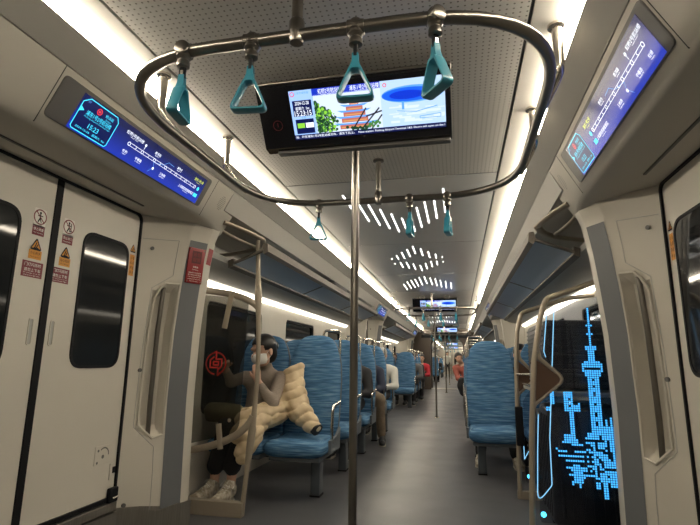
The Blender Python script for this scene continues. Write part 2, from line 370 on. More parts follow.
# slim dark slots in the cove panels left of the racks
# ------------------------------------------------------------------ doorways
def pg(z):
    return np.interp(z, [0,.2,.8,1.2,1.45,1.65,1.83,1.95,2.03,2.12], [1.228,1.228,1.238,1.228,1.208,1.188,1.160,1.115,1.070,1.0])
def pillar(s, yc, f, name):          # f=+1 far pillar, -1 near one; section runs from the door to the wall behind
    Yf = lambda y: yc+f*(y-2.0)
    zs = [.17+ (2.0-.17)*i/64 for i in range(65)]
    def depth(u, z):                 # grip recess in the panel beside the corner
        top, bot = 1.50-.10*max(0, (.72-u))*1.5, .60+.08*max(0, (.62-u))*2
        lo = .38-.06*(1.5-z)/.9
        a = min(u-lo, .97-u)/.10; b = min(top-z, z-bot)/.05
        t = max(0., min(1., a, b)); return .062*t*t*(3-2*t)
    us = [i/26 for i in range(27)]
    rings = []
    for z in zs:
        g = pg(z); A = Vector((1.425, 2.522)); B = Vector((g+.068, 2.75)); nrm = Vector((-(B-A).y, (B-A).x)).normalized()
        if nrm.y < 0: nrm = -nrm
        q = []
        for u in us:
            p = A.lerp(B, u)+nrm*depth(u, z); q.append((s*p.x, Yf(p.y), z))
        q += [(s*(g+.064), Yf(2.757), z), (s*(g+.003), Yf(2.875), z), (s*(g+.001), Yf(2.885), z), (s*(g+.001), Yf(2.960), z), (s*(g+.006), Yf(2.970), z), (s*(g+.03), Yf(2.99), z), (s*1.60, Yf(3.02), z), (s*1.60, Yf(2.522), z)]
        rings.append(q)
    m = MB(); nU = len(us)
    m.loft(rings)
    o = struct(m.build(name, 'wall', smooth=True))
    # grey band
    def band(z0, z1, ua, ub, off=.0025):
        r0 = []; vs = []; fs = []; n = 30
        for i in range(n+1):
            z = z0+(z1-z0)*i/n; g = pg(z); a = Vector((g+.064, 2.757)); b = Vector((g+.003, 2.875)); d = b-a; nn = Vector((-d.y, d.x)).normalized()
            if nn.x > 0: nn = -nn
            for u in (ua, ub): p = a+d*u+nn*off; vs.append((s*p.x, Yf(p.y), z))
        for i in range(n): fs.append((2*i, 2*i+1, 2*i+3, 2*i+2))
        return vs, fs
    m = MB(); m.add(*band(.17, 1.80, .0, .98)); m.build('grey_band', 'grey', o)
    # access panel seam + screws
    m = MB()
    def onA(u, z, off=.002):
        g = pg(z); A = Vector((1.425,2.522)); B = Vector((g+.068,2.75)); n = Vector(((B-A).y, -(B-A).x)).normalized()
        if n.y > 0: n = -n
        p = A.lerp(B, u)+n*off; return Vector((s*p.x, Yf(p.y), z))
    def seam(pts, w=.0022):
        for a, b in zip(pts, pts[1:]):
            pa = [onA(*a, .0004), onA(*b, .0004)]; m.tube(pa, w, 6)
    seam([(.06,1.765),(.80,1.785),(.80,1.65),(.80,1.56),(.36,1.47),(.30,1.1),(.27,.76),(.27,.66),(.78,.54),(.80,.4),(.80,.18)])
    m.build('panel_seam', 'duct', o)
    for (u, z) in ((.26,1.71),(.28,.98),(.20,.25)):
        p = onA(u, z); q = onA(u, z, .012); MB().tube([p, q], .011, 14).build('screw', 'bezel', o, smooth=True)
    # grab bar in the recess
    pts = [onA(.66, z, -.022) for z in np.linspace(.575, 1.50, 14)]
    MB().tube(pts, .014, 12).build('grab_bar', 'steel', o, smooth=True)
    rim = [(.43,1.40),(.56,1.475),(.66,1.505),(.985,1.51),(1.0,1.2),(1.0,.9),(.985,.605),(.72,.588),(.36,.67),(.36,.95),(.40,1.2)]
    m = MB(); rp = []
    for (ua, za), (ub, zb) in zip(rim, rim[1:]+rim[:1]):
        for k in range(5): rp.append(onA(ua+(ub-ua)*k/5, za+(zb-za)*k/5, .0015))
    m.tube(rp, .0075, 8, True); m.build('grip_rim', 'wall', o, smooth=True)
    # steel kick plate
    m = MB(); sec = [(1.60,2.522),(1.424,2.522),(1.294,2.747),(1.226,2.878),(1.213,2.97),(1.24,3.0),(1.60,3.02)]
    tz = [.25,.245,.18,.195,.19,.19,.19]; m.loft([[(s*a, Yf(b), 0) for a, b in sec], [(s*a, Yf(b), z) for (a, b), z in zip(sec, tz)]]); m.build('kick_plate', 'steel_plate', o)
    return o
def mirrored_x(pts, s): return [(s*a, b) for a, b in pts]
def header(s, yc):
    side = 'left' if s < 0 else 'right'
    a, b = yc-.60, yc+.63
    o = MB(); e0, e1 = yc-1.0, yc+1.0
    prof = [(.988,2.142),(1.10,1.93),(1.112,1.918),(1.13,1.914),(1.43,1.908),(1.62,1.908),(1.62,2.10),(1.0,2.16)]
    # main body with softly closing ends
    rings = []
    ys_ = sorted([e0+.37*j/8 for j in range(9)]+[e1-.37*j/8 for j in range(9)])
    for y in ys_:
        q = max(0, (abs(y-yc)-.63)/.37); d = .035*q*q
        rings.append([(s*(x+(.045*q*q if 1 <= i <= 3 else 0)), y, z-(d if 1 <= i <= 4 else 0)) for i, (x, z) in enumerate(prof)])
    o.loft(rings); h = struct(o.build('trim_header_'+side, 'unit', smooth=True))
    m = MB(); m.box(*sorted((s*1.30, s*1.312)), yc-.56, yc+.36, 1.9045, 1.912); m.build('slot', 'bezel', h)
    m = MB()
    for yy in (a, b):
        m.tube([(s*.988,yy,2.143),(s*1.104,yy,1.924)], .0022, 6)
    m.build('panel_seam', 'dark_seam', h)
    return h
def display(s, yc, dw):
    side = 'left' if s < 0 else 'right'
    p0 = Vector((s*.997, yc-.008, 2.122)); p1 = Vector((s*1.088, yc-.008, 1.950)); c = (p0+p1)/2
    v = (p0-p1).normalized(); u = Vector((0, 1 if s < 0 else -1, 0)); n = u.cross(v); H = (p0-p1).length
    t = thing('route_display', 'wide blue route map screen in the %s header over the %s' % (side, dw), 'screen', c)
    W = 1.155; T = plane_T(c, u, v)
    m = MB(); m.T = T; out = rrect(-W/2, W/2, -H/2+.01, H/2-.004, .022)
    m.ring(out, [(x*.999, y*.995) for x, y in out], 2, -.012, .004); m.loft([[(x, y, .004) for x, y in out], [(x*.99, y*.96, .005) for x, y in out]], caps=True)
    m.build('bezel', 'bezel', t)
    u0, u1, v0, v1 = -W/2+.105, W/2-.05, -H/2+.016, H/2-.020
    m = MB(); m.T = T; m.rect2(u0, u1, v0, v1, .0065); bg = m.build('screen', 'e_map', t)
    m = MB(); m.T = T; d = .0075; w = u1-u0; hh = v1-v0
    fx = lambda f: 1.27-f if (s > 0 and f > .27) else f
    X = lambda f: u0+fx(f)*w
    Yv = lambda f: v0+f*hh
    cols = ['e_white','e_cyan','e_red','e_yellow','e_navy','e_mid']
    m.cur = 4; m.rect2(X(.012), X(.215), Yv(.05), Yv(.95), d-.0005)
    m.cur = 1; m.line2([(X(a), Yv(b)) for a, b in ((.012,.10),(.02,.05),(.210,.05),(.218,.12),(.218,.82),(.200,.95),(.04,.95),(.012,.80))], .0035, d, True)
    m.poly2([(X(.012),Yv(.52)),(X(.035),Yv(.60)),(X(.012),Yv(.68))], d)
    m.text('浦东1号2号航站楼', X(.122), Yv(.60), .022, d, width=.145*w)
    m.text('Pudong Airport Terminal 1&2', X(.122), Yv(.485), .007, d, width=.15*w)
    m.text('终点站', X(.165), Yv(.80), .015, d); m.text('Terminal', X(.165), Yv(.70), .006, d)
    m.text('15:23', X(.118), Yv(.31), .021, d); m.text('2024-12-28', X(.072), Yv(.155), .008, d, width=.078*w); m.text('星期六  Sat', X(.165), Yv(.155), .011, d, width=.075*w)
    m.cur = 2; m.ring2(X(.105), Yv(.79), .014, .004, d); m.rect2(X(.100), X(.110), Yv(.76), Yv(.82), d)
    m.cur = 5; m.text('37', X(.04), Yv(.86), .010, d)
    m.line2([(X(a), Yv(b)) for a, b in ((.52,.10),(.545,.3),(.53,.45),(.60,.55),(.63,.72),(.68,.70))], .002, d-.0003)
    m.cur = 0
    xs = [.33+.098*i for i in range(7)]; names = ['虹桥2号航站楼','七宝','中春路','景洪路','三林南','康桥东','度假区']
    for i, x in enumerate(xs):
        m.ring2(X(x), Yv(.52), .0095, .0028, d)
        if i < 6:
            for dy in (.045, -.045): m.line2([(X(x)-s*.009, Yv(.52+dy)), (X(xs[i+1])+s*.009, Yv(.52+dy))], .0018, d)
            xm = (X(x)+X(xs[i+1]))/2; m.line2([(xm+s*.004, Yv(.47)), (xm-s*.004, Yv(.52)), (xm+s*.004, Yv(.57))], .002, d)
    m.text('虹桥2号航站楼', X(.345), Yv(.80), .018, d); m.text('Hongqiao Terminal 2', X(.345), Yv(.71), .006, d)
    for x, b, tt, en in ((.33,.26,'虹桥','Hongqiao'),(.43,.26,'中春路','Zhongchun Rd'),(.53,.75,'景洪路','Jinghong Rd'),(.63,.26,'三林南','Sanlin South'),(.73,.75,'康桥东','Kangqiao East')):
        m.text(tt, X(x), Yv(b), .015, d); m.text(en, X(x), Yv(b-.085), .006, d)
    m.disc2(X(.428), Yv(.76), .007, d=d); m.line2([(X(.428), Yv(.62)), (X(.428), Yv(.74))], .0025, d); m.disc2(X(.545), Yv(.27), .007, d=d)
    m.text('上海国际旅游度假区', X(.86), Yv(.27), .016, d); m.text('Shanghai Int. Resort', X(.86), Yv(.17), .006, d)
    m.cur = 3; m.text('浦东1号2号', X(.93), Yv(.80), .018, d); m.text('Pudong Airport', X(.93), Yv(.70), .006, d)
    m.cur = 1; m.disc2(X(.955), Yv(.52), .011, d=d); m.rect2(min(X(.94),X(.975)), max(X(.94),X(.975)), Yv(.20), Yv(.33), d)
    m.build('screen_graphics', cols, t)
    return t
def door_leaf(s, y0, y1, meet, idx):     # meet=+1 if the meeting edge is at y1
    nm = 'door_%d' % idx
    X0, X1 = s*XD, s*(XD+.035)
    o = struct(MB().box(*sorted((X0, X1)), y0, y1, .312, 1.905).build(nm, 'door'))
    ym = (y1-.02, y1+.004) if meet > 0 else (y0-.004, y0+.02)
    MB().box(*sorted((s*(XD-.006), s*(XD+.02))), *ym, .31, 1.905, .003).build('edge_seal', 'black', o)
    a, b = (y0+.10, y1-.185) if meet > 0 else (y0+.185, y1-.075)
    out = rrect(a, b, .995, 1.70, .085, 8); inn = rrect(a+.014, b-.014, 1.009, 1.686, .075, 8)
    MB().ring(out, inn, 0, s*(XD-.005), s*(XD+.01)).build('window_seal', 'black', o, smooth=True)
    m = MB(); m.loft([[(s*(XD-.0025), q[0], q[1]) for q in inn], [(s*(XD+.004), q[0], q[1]) for q in inn]]); m.build('window_pane', 'glass_dark', o)
    # recessed finger grip near the meeting edge
    gy = y1-.075 if meet > 0 else y0+.045
    g = MB(); o2 = rrect(gy, gy+.026, 1.10, 1.22, .012, 5); i2 = rrect(gy+.004, gy+.022, 1.104, 1.216, .010, 5)
    g.ring(o2, i2, 0, s*(XD-.004), s*(XD+.004)); grip = g.build('grip', 'door', o, smooth=True)
    m = MB(); m.loft([[(s*(XD-.0006), q[0], q[1]) for q in i2], [(s*(XD+.004), q[0], q[1]) for q in i2]]); m.build('grip_recess', 'duct', grip)
    return o
DI = 0
def doorway(yc, i):
    global DI
    made = []
    for s in (-1, 1):
        made.append(header(s, yc)); display(s, yc, DOORWAY[i])
        for f, nn in ((1, 'far'), (-1, 'near')):
            pillar(s, yc, f, 'trim_pillar_'+('left' if s < 0 else 'right'))
        DI += 1; door_leaf(s, yc-.67, yc-.105, 1, DI); DI += 1; door_leaf(s, yc-.105, yc+.515, -1, DI)
        # perimeter seal and sill step
        m = MB(); pts = [(yc-.72,.29),(yc+.525,.29),(yc+.525,1.91),(yc-.72,1.91)]
        ou = [(p[0],p[1]) for p in fillet([(a,b,0) for a,b in pts], .05, 5)]; inn = [(p[0],p[1]) for p in fillet([(yc-.705,.312,0),(yc+.512,.312,0),(yc+.512,1.897,0),(yc-.705,1.897,0)], .045, 5)]
        m.ring(ou, inn, 0, s*(XD-.012), s*(XD+.03))
        struct(m.build('trim_door_seal', 'black', smooth=True))
        m = MB(); m.box(*sorted((s*1.40, s*1.62)), yc-.74, yc+.522, 0, .23); m.box(*sorted((s*1.405, s*1.62)), yc-.74, yc+.522, .24, .285, .004)
        struct(m.build('trim_door_sill', 'steel_plate'))
        m = MB(); m.box(*sorted((s*1.47, s*1.62)), yc-.74, yc+.525, .28, 1.92); struct(m.build('wall_door_backing', 'black'))
for i in range(3): doorway(VC[i], i)
# next car: plain doorway walls and headers
for i in range(3, 6):
    for s in (-1, 1):
        header(s, VC[i]); 
        for f in (1, -1): pillar(s, VC[i], f, 'trim_pillar_'+('left' if s < 0 else 'right'))
        m = MB(); m.box(*sorted((s*1.43, s*1.62)), VC[i]-.75, VC[i]+.75, 0, 1.92); struct(m.build('wall_doorway', 'door'))
# ------------------------------------------------------------------ gangway
for y, ya in ((19.3, 19.5), (20.5, 20.7)):
    m = MB()
    op = fillet([(-.62,0,0),(-.62,1.93,0),(.62,1.93,0),(.62,0,0)], [0.001,.22,.22,.001], 10, closed=False)
    op = [(p[0],p[1]) for p in op]; 
    poly = [(-1.62,0)]+op+[(1.62,0),(1.62,2.4),(-1.62,2.4)]
    # split in a left, right and top piece so that every face stays simple
    m.prism([(-1.62,0),(-.62,0),(-.62,1.93),(-1.62,1.93)], 1, y, ya); m.prism([(1.62,0),(.62,0),(.62,1.93),(1.62,1.93)], 1, y, ya); m.prism([(-1.62,1.93),(1.62,1.93),(1.62,2.4),(-1.62,2.4)], 1, y, ya)
    for sx in (-1, 1):
        m.prism([(sx*.62,1.93)]+[(sx*(.62-.25*(1-math.cos(t))), 1.93-.25*(1-math.sin(t))) for t in [k*PI/12 for k in range(7)]], 1, y, ya)
    struct(m.build('wall_gangway', 'gangway', smooth=True))
    m = MB(); m.box(-.95, .95, y-.03, y, 1.94, 2.06, .008); struct(m.build('trim_gangway_lintel', 'black'))
m = MB()
for k in range(8):
    y = 19.52+k*.122
    for sx in (-1, 1): m.box(*sorted((sx*.66, sx*.70)), y, y+.10, 0, 2.02, .01)
    m.box(-.70, .70, y, y+.10, 2.0, 2.04, .01)
struct(m.build('wall_gangway_bellows', 'gangway'))
# ------------------------------------------------------------------ handrail loop, straps, monitor, pole
LX, LW, LZ = .027, .750, 2.0
def loop_at(yc, dw):
    t = thing('handrail_loop', 'rounded steel handrail loop in the %s' % dw, 'handrail', (LX, yc, LZ))
    pts = fillet([(LX-LW,yc-.775,LZ),(LX+LW,yc-.775,LZ),(LX+LW,yc+.775,LZ),(LX-LW,yc+.775,LZ)], .46, 12)
    MB().tube(pts, .0195, 14, True).build('rail', 'steel', t, smooth=True)
    for s in (-1, 1):
        for dy in (-.31, .30):
            m = MB(); x = LX+s*.80; y = yc+dy; e = LX+s*LW
            m.tube(fillet([(x,y,ZC),(x,y,2.075),(e+s*.012,y+.10,2.012),(e,y+.17,2.002)], .06, 6, False), [.019]*1+[.019]*100, 12)
            m.lathe([(.032,0),(.032,-.010),(.021,-.018)], (x,y,ZC-.003), 2)
            m.build('ceiling_bracket', 'steel_bright', t, smooth=True)
    for sy in (-1, 1):
        m = MB(); y = yc+sy*.775; m.tube([(LX-.03,y,ZC),(LX-.03,y,2.02)], .0175, 12); m.lathe([(.034,0),(.034,-.008),(.02,-.014)], (LX-.03,y,ZC-.003), 2)
        m.tube([(LX-.03,y,2.055),(LX-.03,y,2.045),(LX-.03,y,1.985),(LX-.03,y,1.975)], [.018,.024,.024,.02], 12)
        m.build('ceiling_post', 'steel', t, smooth=True)
    return t
def strap_proto(simple=False):
    t = thing('hanging_strap', 'teal strap', 'hanging strap', (0,0,LZ), 'teal hanging straps')
    m = MB()
    m.tube([(-.026,0,LZ),(-.024,0,LZ),(.024,0,LZ),(.026,0,LZ)], [.0205,.0235,.0235,.0205], 14)
    m.lathe([(.022,-.012),(.0235,-.024),(.0165,-.034),(.020,-.040),(.020,-.056),(.014,-.060)], (0,0,LZ), 2, 16)
    m.lathe([(.016,.024),(.0235,.012),(.0235,-.012)], (0,0,LZ), 2, 16)
    m.build('clamp', 'steel', t, smooth=True)
    m = MB(); m.box(-.006,.006,-.010,.010,LZ-.098,LZ-.054,.003); l = m.build('link', 'black', t)
    m = MB(); m.box(-.0065,-.0035,-.0045,.0045,LZ-.092,LZ-.07); m.box(.0035,.0065,-.0045,.0045,LZ-.092,LZ-.07); m.build('link_plate', 'steel_bright', l)
    def tri(o, i=0):
        return [(p[0], p[1]) for p in fillet([(-.060+o,LZ-.232+o*.9,0),(.060-o,LZ-.232+o*.9,0),(.016-o*.42,LZ-.128-o*1.1,0),(-.016+o*.42,LZ-.128-o*1.1,0)], [.016-i,.016-i,.012,.012], 6)]
    m = MB()
    o_, i_ = tri(0), tri(.0115, .006)
    def P(q, y): return [(a, y, b) for a, b in q]
    mid = lambda k: [(a*(1-k)+c*k, b*(1-k)+d*k) for (a,b),(c,d) in zip(o_, i_)]
    m.loft([P(mid(.22), -.017), P(o_, -.011), P(o_, .011), P(mid(.22), .017), P(mid(.78), .017), P(i_, .011), P(i_, -.011), P(mid(.78), -.017), P(mid(.22), -.017)], caps=False)
    m.loft([[(-.017,-.012,LZ-.134),(.017,-.012,LZ-.134),(.017,.012,LZ-.134),(-.017,.012,LZ-.134)],[(-.010,-.010,LZ-.112),(.010,-.010,LZ-.112),(.010,.010,LZ-.112),(-.010,.010,LZ-.112)],[(-.009,-.009,LZ-.086),(.009,-.009,LZ-.086),(.009,.009,LZ-.086),(-.009,.009,LZ-.086)]])
    m.build('handle', 'teal', t, smooth=True)
    return t
SP = strap_proto()
# (x along the bar, front/back bar, turn of the handle, label)
NEAR_STRAPS = [(-.374,-1,97,'teal triangular strap turned edge-on, leftmost on the front bar of the nearest handrail loop'),
  (-.145,-1,6,'teal triangular strap hanging face-on in front of the dark left end of the monitor'),
  (.178,-1,4,'teal triangular strap hanging face-on before the middle of the bright monitor screen'),
  (.405,-1,-52,'teal triangular strap twisted half sideways at the right end of the monitor'),
  (-.375,1,12,'small teal strap facing the aisle on the back bar, left of the floor pole'),
  (.185,1,84,'teal strap seen edge-on on the back bar, just right of the floor pole'),
  (.405,1,80,'teal strap seen edge-on at the right end of the back bar of the nearest loop')]
used = [False]
def strap(x, y, ang, label, group='teal hanging straps'):
    o = SP if not used[0] else copy_tree(SP)
    used[0] = True; o.location = (x, y, LZ); o.rotation_euler = (0, 0, math.radians(ang)); o['label'] = label; o['group'] = group
for x, sy, a, lb in NEAR_STRAPS:
    strap(x, VC[0]+sy*.775, a, lb, 'teal straps on the nearest handrail loop')
def monitor(yc, dw):
    t = thing('ceiling_monitor', 'long black information monitor above the aisle in the %s' % dw, 'monitor', (LX, yc-.1, 2.2))
    b0, t0 = Vector((0, yc-.095, 1.972)), Vector((0, yc-.245, 2.178)); v = (t0-b0).normalized(); u = Vector((1,0,0)); n = u.cross(v)
    c = Vector((.035, 0, 0))+(b0+t0)/2; H = (t0-b0).length; W = .815
    m = MB(); sec = [(yc-.095,1.972),(yc-.245,2.178),(yc-.240,2.196),(yc-.20,2.205),(yc-.10,2.232),(yc+.0,2.205),(yc+.02,2.17),(yc-.02,1.985),(yc-.05,1.968)]
    m.prism(sec, 0, .035-W/2, .035+W/2); m.build('housing', 'black_gloss', t)
    m = MB(); m.box(-.325, .437, yc-.070, yc-.035, 1.956, 1.972, .004); m.build('lower_rail', 'bezel', t)
    m = MB(); m.box(.035-W/2-.004, .035+W/2+.004, yc-.245, yc-.20, 2.194, 2.208, .004); m.build('top_edge', 'steel', t)
    for x in (-.2, .26): MB().box(x-.05, x+.05, yc-.15, yc-.05, 2.2, ZC, .006).build('ceiling_bracket', 'bezel', t)
    T = plane_T(c, u, v)
    u0, u1, v0, v1 = -W/2+.145, W/2-.022, -H/2+.03, H/2-.022
    m = MB(); m.T = T; m.rect2(u0, u1, v0, v1, .002); m.build('screen', 'e_blue', t)
    m = MB(); m.T = T; d = .003; w = u1-u0; h = v1-v0; X = lambda f: u0+f*w; Y = lambda f: v0+f*h
    cols = ['e_pale','e_navy','e_white','e_sky','e_pic','e_ell','e_ell2','e_green','e_lime','e_dkgreen','e_brick','e_dark','e_orange','e_blue','e_red','e_mid','e_yellow','e_cyan']
    c_ = lambda k: setattr(m, 'cur', cols.index(k))
    R = lambda a, b, e, f, q=0: m.rect2(X(a), X(b), Y(e), Y(f), d+q)
    c_('e_pale'); R(0,.155,.10,1); R(.155,1,.10,.86, -.0003)
    c_('e_blue'); R(.155,.56,.86,1.0)
    c_('e_sky'); R(.16,.60,.10,.88)
    c_('e_pic'); R(.60,1,.10,1.0)
    c_('e_navy'); R(0,1,0,.10); R(.015,.145,.48,.80,.0004); R(.02,.145,.12,.42,.0004)
    rr = random.Random(3)
    for _ in range(420):
        f = rr.random(); a = .16+.155*f*rr.random()+.0; b = .10+rr.random()*(.62-.35*(a-.16)/.155); c_(rr.choice(['e_green','e_green','e_dkgreen','e_lime','e_dkgreen']))
        m.disc2(X(a+.01), Y(b+.02), .0022+.0055*rr.random(), d=d+.0004+.000008*_, n=7)
    for k, (a, b, e) in enumerate(((.30,.55,.17),(.315,.53,.30),(.33,.515,.42),(.35,.50,.53),(.375,.475,.62))):
        c_('e_brick'); R(a+.02,b-.02,e-.03,e+.07,.004)
        c_('e_orange'); R(a+.03,b-.03,e-.01,e+.015,.0045)
        c_('e_mid'); m.poly2([(X(a-.02),Y(e+.10)),(X(a+.01),Y(e+.055)),(X(b-.01),Y(e+.055)),(X(b+.02),Y(e+.10)),(X(b-.05),Y(e+.085)),(X(a+.05),Y(e+.085))], d+.005)
    c_('e_dark')
    for a, b, e, f in ((.40,.105,.50,.52),(.46,.105,.585,.50),(.53,.105,.60,.36),(.50,.36,.60,.44)): m.line2([(X(a),Y(b)),(X(e),Y(f))], .006, d+.006)
    c_('e_green')
    for _ in range(16): m.disc2(X(.50+.10*rr.random()), Y(.12+.12*rr.random()), .006, d=d+.0062, n=7)
    c_('e_dkgreen'); 
    for _ in range(12): m.disc2(X(.34+.16*rr.random()), Y(.105+.07*rr.random()), .007, d=d+.0062, n=7)
    # the second picture: pale haze under a wide blue ellipse
    c_('e_mid'); m.disc2(X(.80), Y(.71), .195*w, .165*h, d+.0006); c_('e_ell'); m.disc2(X(.78), Y(.705), .172*w, .135*h, d+.001); c_('e_ell2'); m.disc2(X(.765), Y(.70), .11*w, .085*h, d+.0014)
    c_('e_sky'); 
    for _ in range(26): a = .62+.36*rr.random(); b = .14+.33*rr.random(); R(a, min(.995, a+.05+.06*rr.random()), b, b+.02+.03*rr.random(), .0008+.00003*_)
    c_('e_mid'); m.line2([(X(.70),Y(.40)),(X(.82),Y(.36)),(X(.95),Y(.44))], .003, d+.002); m.rect2(X(.73),X(.745),Y(.42),Y(.58), d+.0016); m.line2([(X(.84),Y(.22)),(X(.97),Y(.22)),(X(.97),Y(.29)),(X(.84),Y(.26))], .0025, d+.002, True)
    c_('e_white'); 
    m.text('虹桥2号航站楼', X(.275), Y(.94), .020, d+.002, width=.155*w); m.text('浦东1号2号航站楼', X(.50), Y(.94), .020, d+.002, width=.19*w); m.text('Hongqiao Airport Terminal 2', X(.275), Y(.875), .006, d+.002); m.text('Pudong Airport Terminal 1&2', X(.50), Y(.875), .006, d+.002)
    m.text('2024-12-28', X(.08), Y(.745), .014, d+.001, width=.095*w); m.text('星期六  Sat', X(.08), Y(.64), .014, d+.001, width=.095*w); m.text('15:23:15', X(.08), Y(.54), .022, d+.001, width=.115*w)
    m.text('站，开往浦东1号2号航站楼方向，请先下后上。  Next station: Pudong Airport Terminal 1&2. Doors will open on the l', X(.5), Y(.05), .0125, d+.001, width=.985*w)
    c_('e_lime'); R(.03,.08,.24,.34,.001); c_('e_white'); R(.088,.142,.24,.34,.001)
    c_('e_mid'); m.text('上海市域铁路', X(.085), Y(.945), .010, d+.001); m.text('车厢', X(.08), Y(.45), .010, d+.001)
    c_('e_red'); m.ring2(X(.022), Y(.93), .010, .003, d+.001); m.ring2(X(.63), Y(.92), .008, .003, d+.003)
    m.build('screen_graphics', cols, t)
    m = MB(); m.T = T; m.ring2(-W/2+.075, -.03, .022, .003, .0015); m.line2([(-W/2+.075,-.035),(-W/2+.075,-.02)], .004, .0015); m.build('power_mark', 'red_dark', t)
    return t
def pole_at(x, y, dw, label=None):
    t = thing('floor_pole', label or 'vertical steel grab pole standing in the middle of the %s' % dw, 'pole', (x, y, 0))
    MB().tube([(x,y,.004),(x,y,ZC)], .0178, 16).build('pole', 'steel', t, smooth=True)
    MB().lathe([(.042,.002),(.042,.010),(.024,.022)], (x,y,0), 2).build('floor_flange', 'steel_bright', t, smooth=True)
    MB().lathe([(.042,-.004),(.042,-.012),(.024,-.03)], (x,y,ZC), 2).build('ceiling_flange', 'steel_bright', t, smooth=True)
    return t
for i, yc in enumerate(VC):
    if i < 3: loop_at(yc, DOORWAY[i]); monitor(yc-(.35 if i else 0), DOORWAY[i])
    else:
        for o in list(COL.objects):
            if o.parent is None and o.get('label') in ('rounded steel handrail loop in the '+DOORWAY[2], 'long black information monitor above the aisle in the '+DOORWAY[2]):
                copy_tree(o, (0, yc-VC[2], 0), label=o['label'].replace(DOORWAY[2], DOORWAY[i]))
    pole_at(.0 if i else -.0, yc+.085, DOORWAY[i])
    if i:
        for sy, nm in ((-1, 'front'), (1, 'back')):
            for k, x in enumerate((-.42,-.16,.15,.42)):
                strap(x, yc+sy*.775, (12,82,75,85)[(k+(sy > 0)) % 4]+random.uniform(-8,8), 'teal strap, %s from left on the %s bar, %s' % (ORD[k], nm, DOORWAY[i]), 'teal straps in the '+DOORWAY[i])
# ------------------------------------------------------------------ slit lights
SLITS = {'near V pattern': [(-.37,3.37,3.90),(-.295,3.57,4.09),(-.22,3.63,4.23),(-.148,3.76,4.36),(-.075,3.90,4.49),(0,4.04,4.55),(.075,3.90,4.50),(.148,3.76,4.36),(.22,3.63,4.23),(.295,3.56,4.10),(.37,3.36,3.93)],
 'diamond near edge': [(-.31,5.71,5.75),(-.232,5.55,5.77),(-.155,5.39,5.74),(-.08,5.26,5.64),(-.005,5.11,5.48),(.07,5.24,5.60),(.143,5.40,5.73),(.217,5.54,5.77),(.29,5.70,5.74)],
 'diamond far edge': [(-.31,6.02,6.06),(-.235,5.96,6.29),(-.16,5.96,6.37),(-.085,6.08,6.46),(-.005,6.19,6.58),(.07,6.06,6.45),(.145,5.94,6.31),(.215,5.95,6.19),(.29,5.98,6.02)],
 'far arch pattern': [(-.385,7.72,8.36),(-.305,7.49,8.20),(-.232,7.36,8.10),(-.165,7.27,7.99),(-.092,7.13,7.86),(-.012,7.05,7.72),(.065,7.18,7.86),(.135,7.26,7.98),(.205,7.42,8.12),(.28,7.52,8.22),(.36,7.68,8.34)]}
for rep, off in ((0, 0), (1, PITCH)):
    for nm, L in SLITS.items():
        for k, (x, a, b) in enumerate(L):
            a += off; b += off; w = .0052
            n = 5; pts = [(x+w*math.cos(t), b-w+w*math.sin(t)) for t in [PI*j/n for j in range(n+1)]]+[(x+w*math.cos(t), a+w+w*math.sin(t)) for t in [PI+PI*j/n for j in range(n+1)]]
            m = MB(); m.prism(pts, 2, ZC-.003, ZC+.0005); o = m.build('slit_light', 'lightbar', loc=(x,(a+b)/2,ZC))
            tag(o, '%sslit light, %s from left in the ceiling %s' % ('white ' if not rep else 'distant ', ORD[k], nm+('' if not rep else ' past the second doorway')), 'ceiling light', 'slit lights in the '+nm+('' if not rep else ' past the second doorway'))
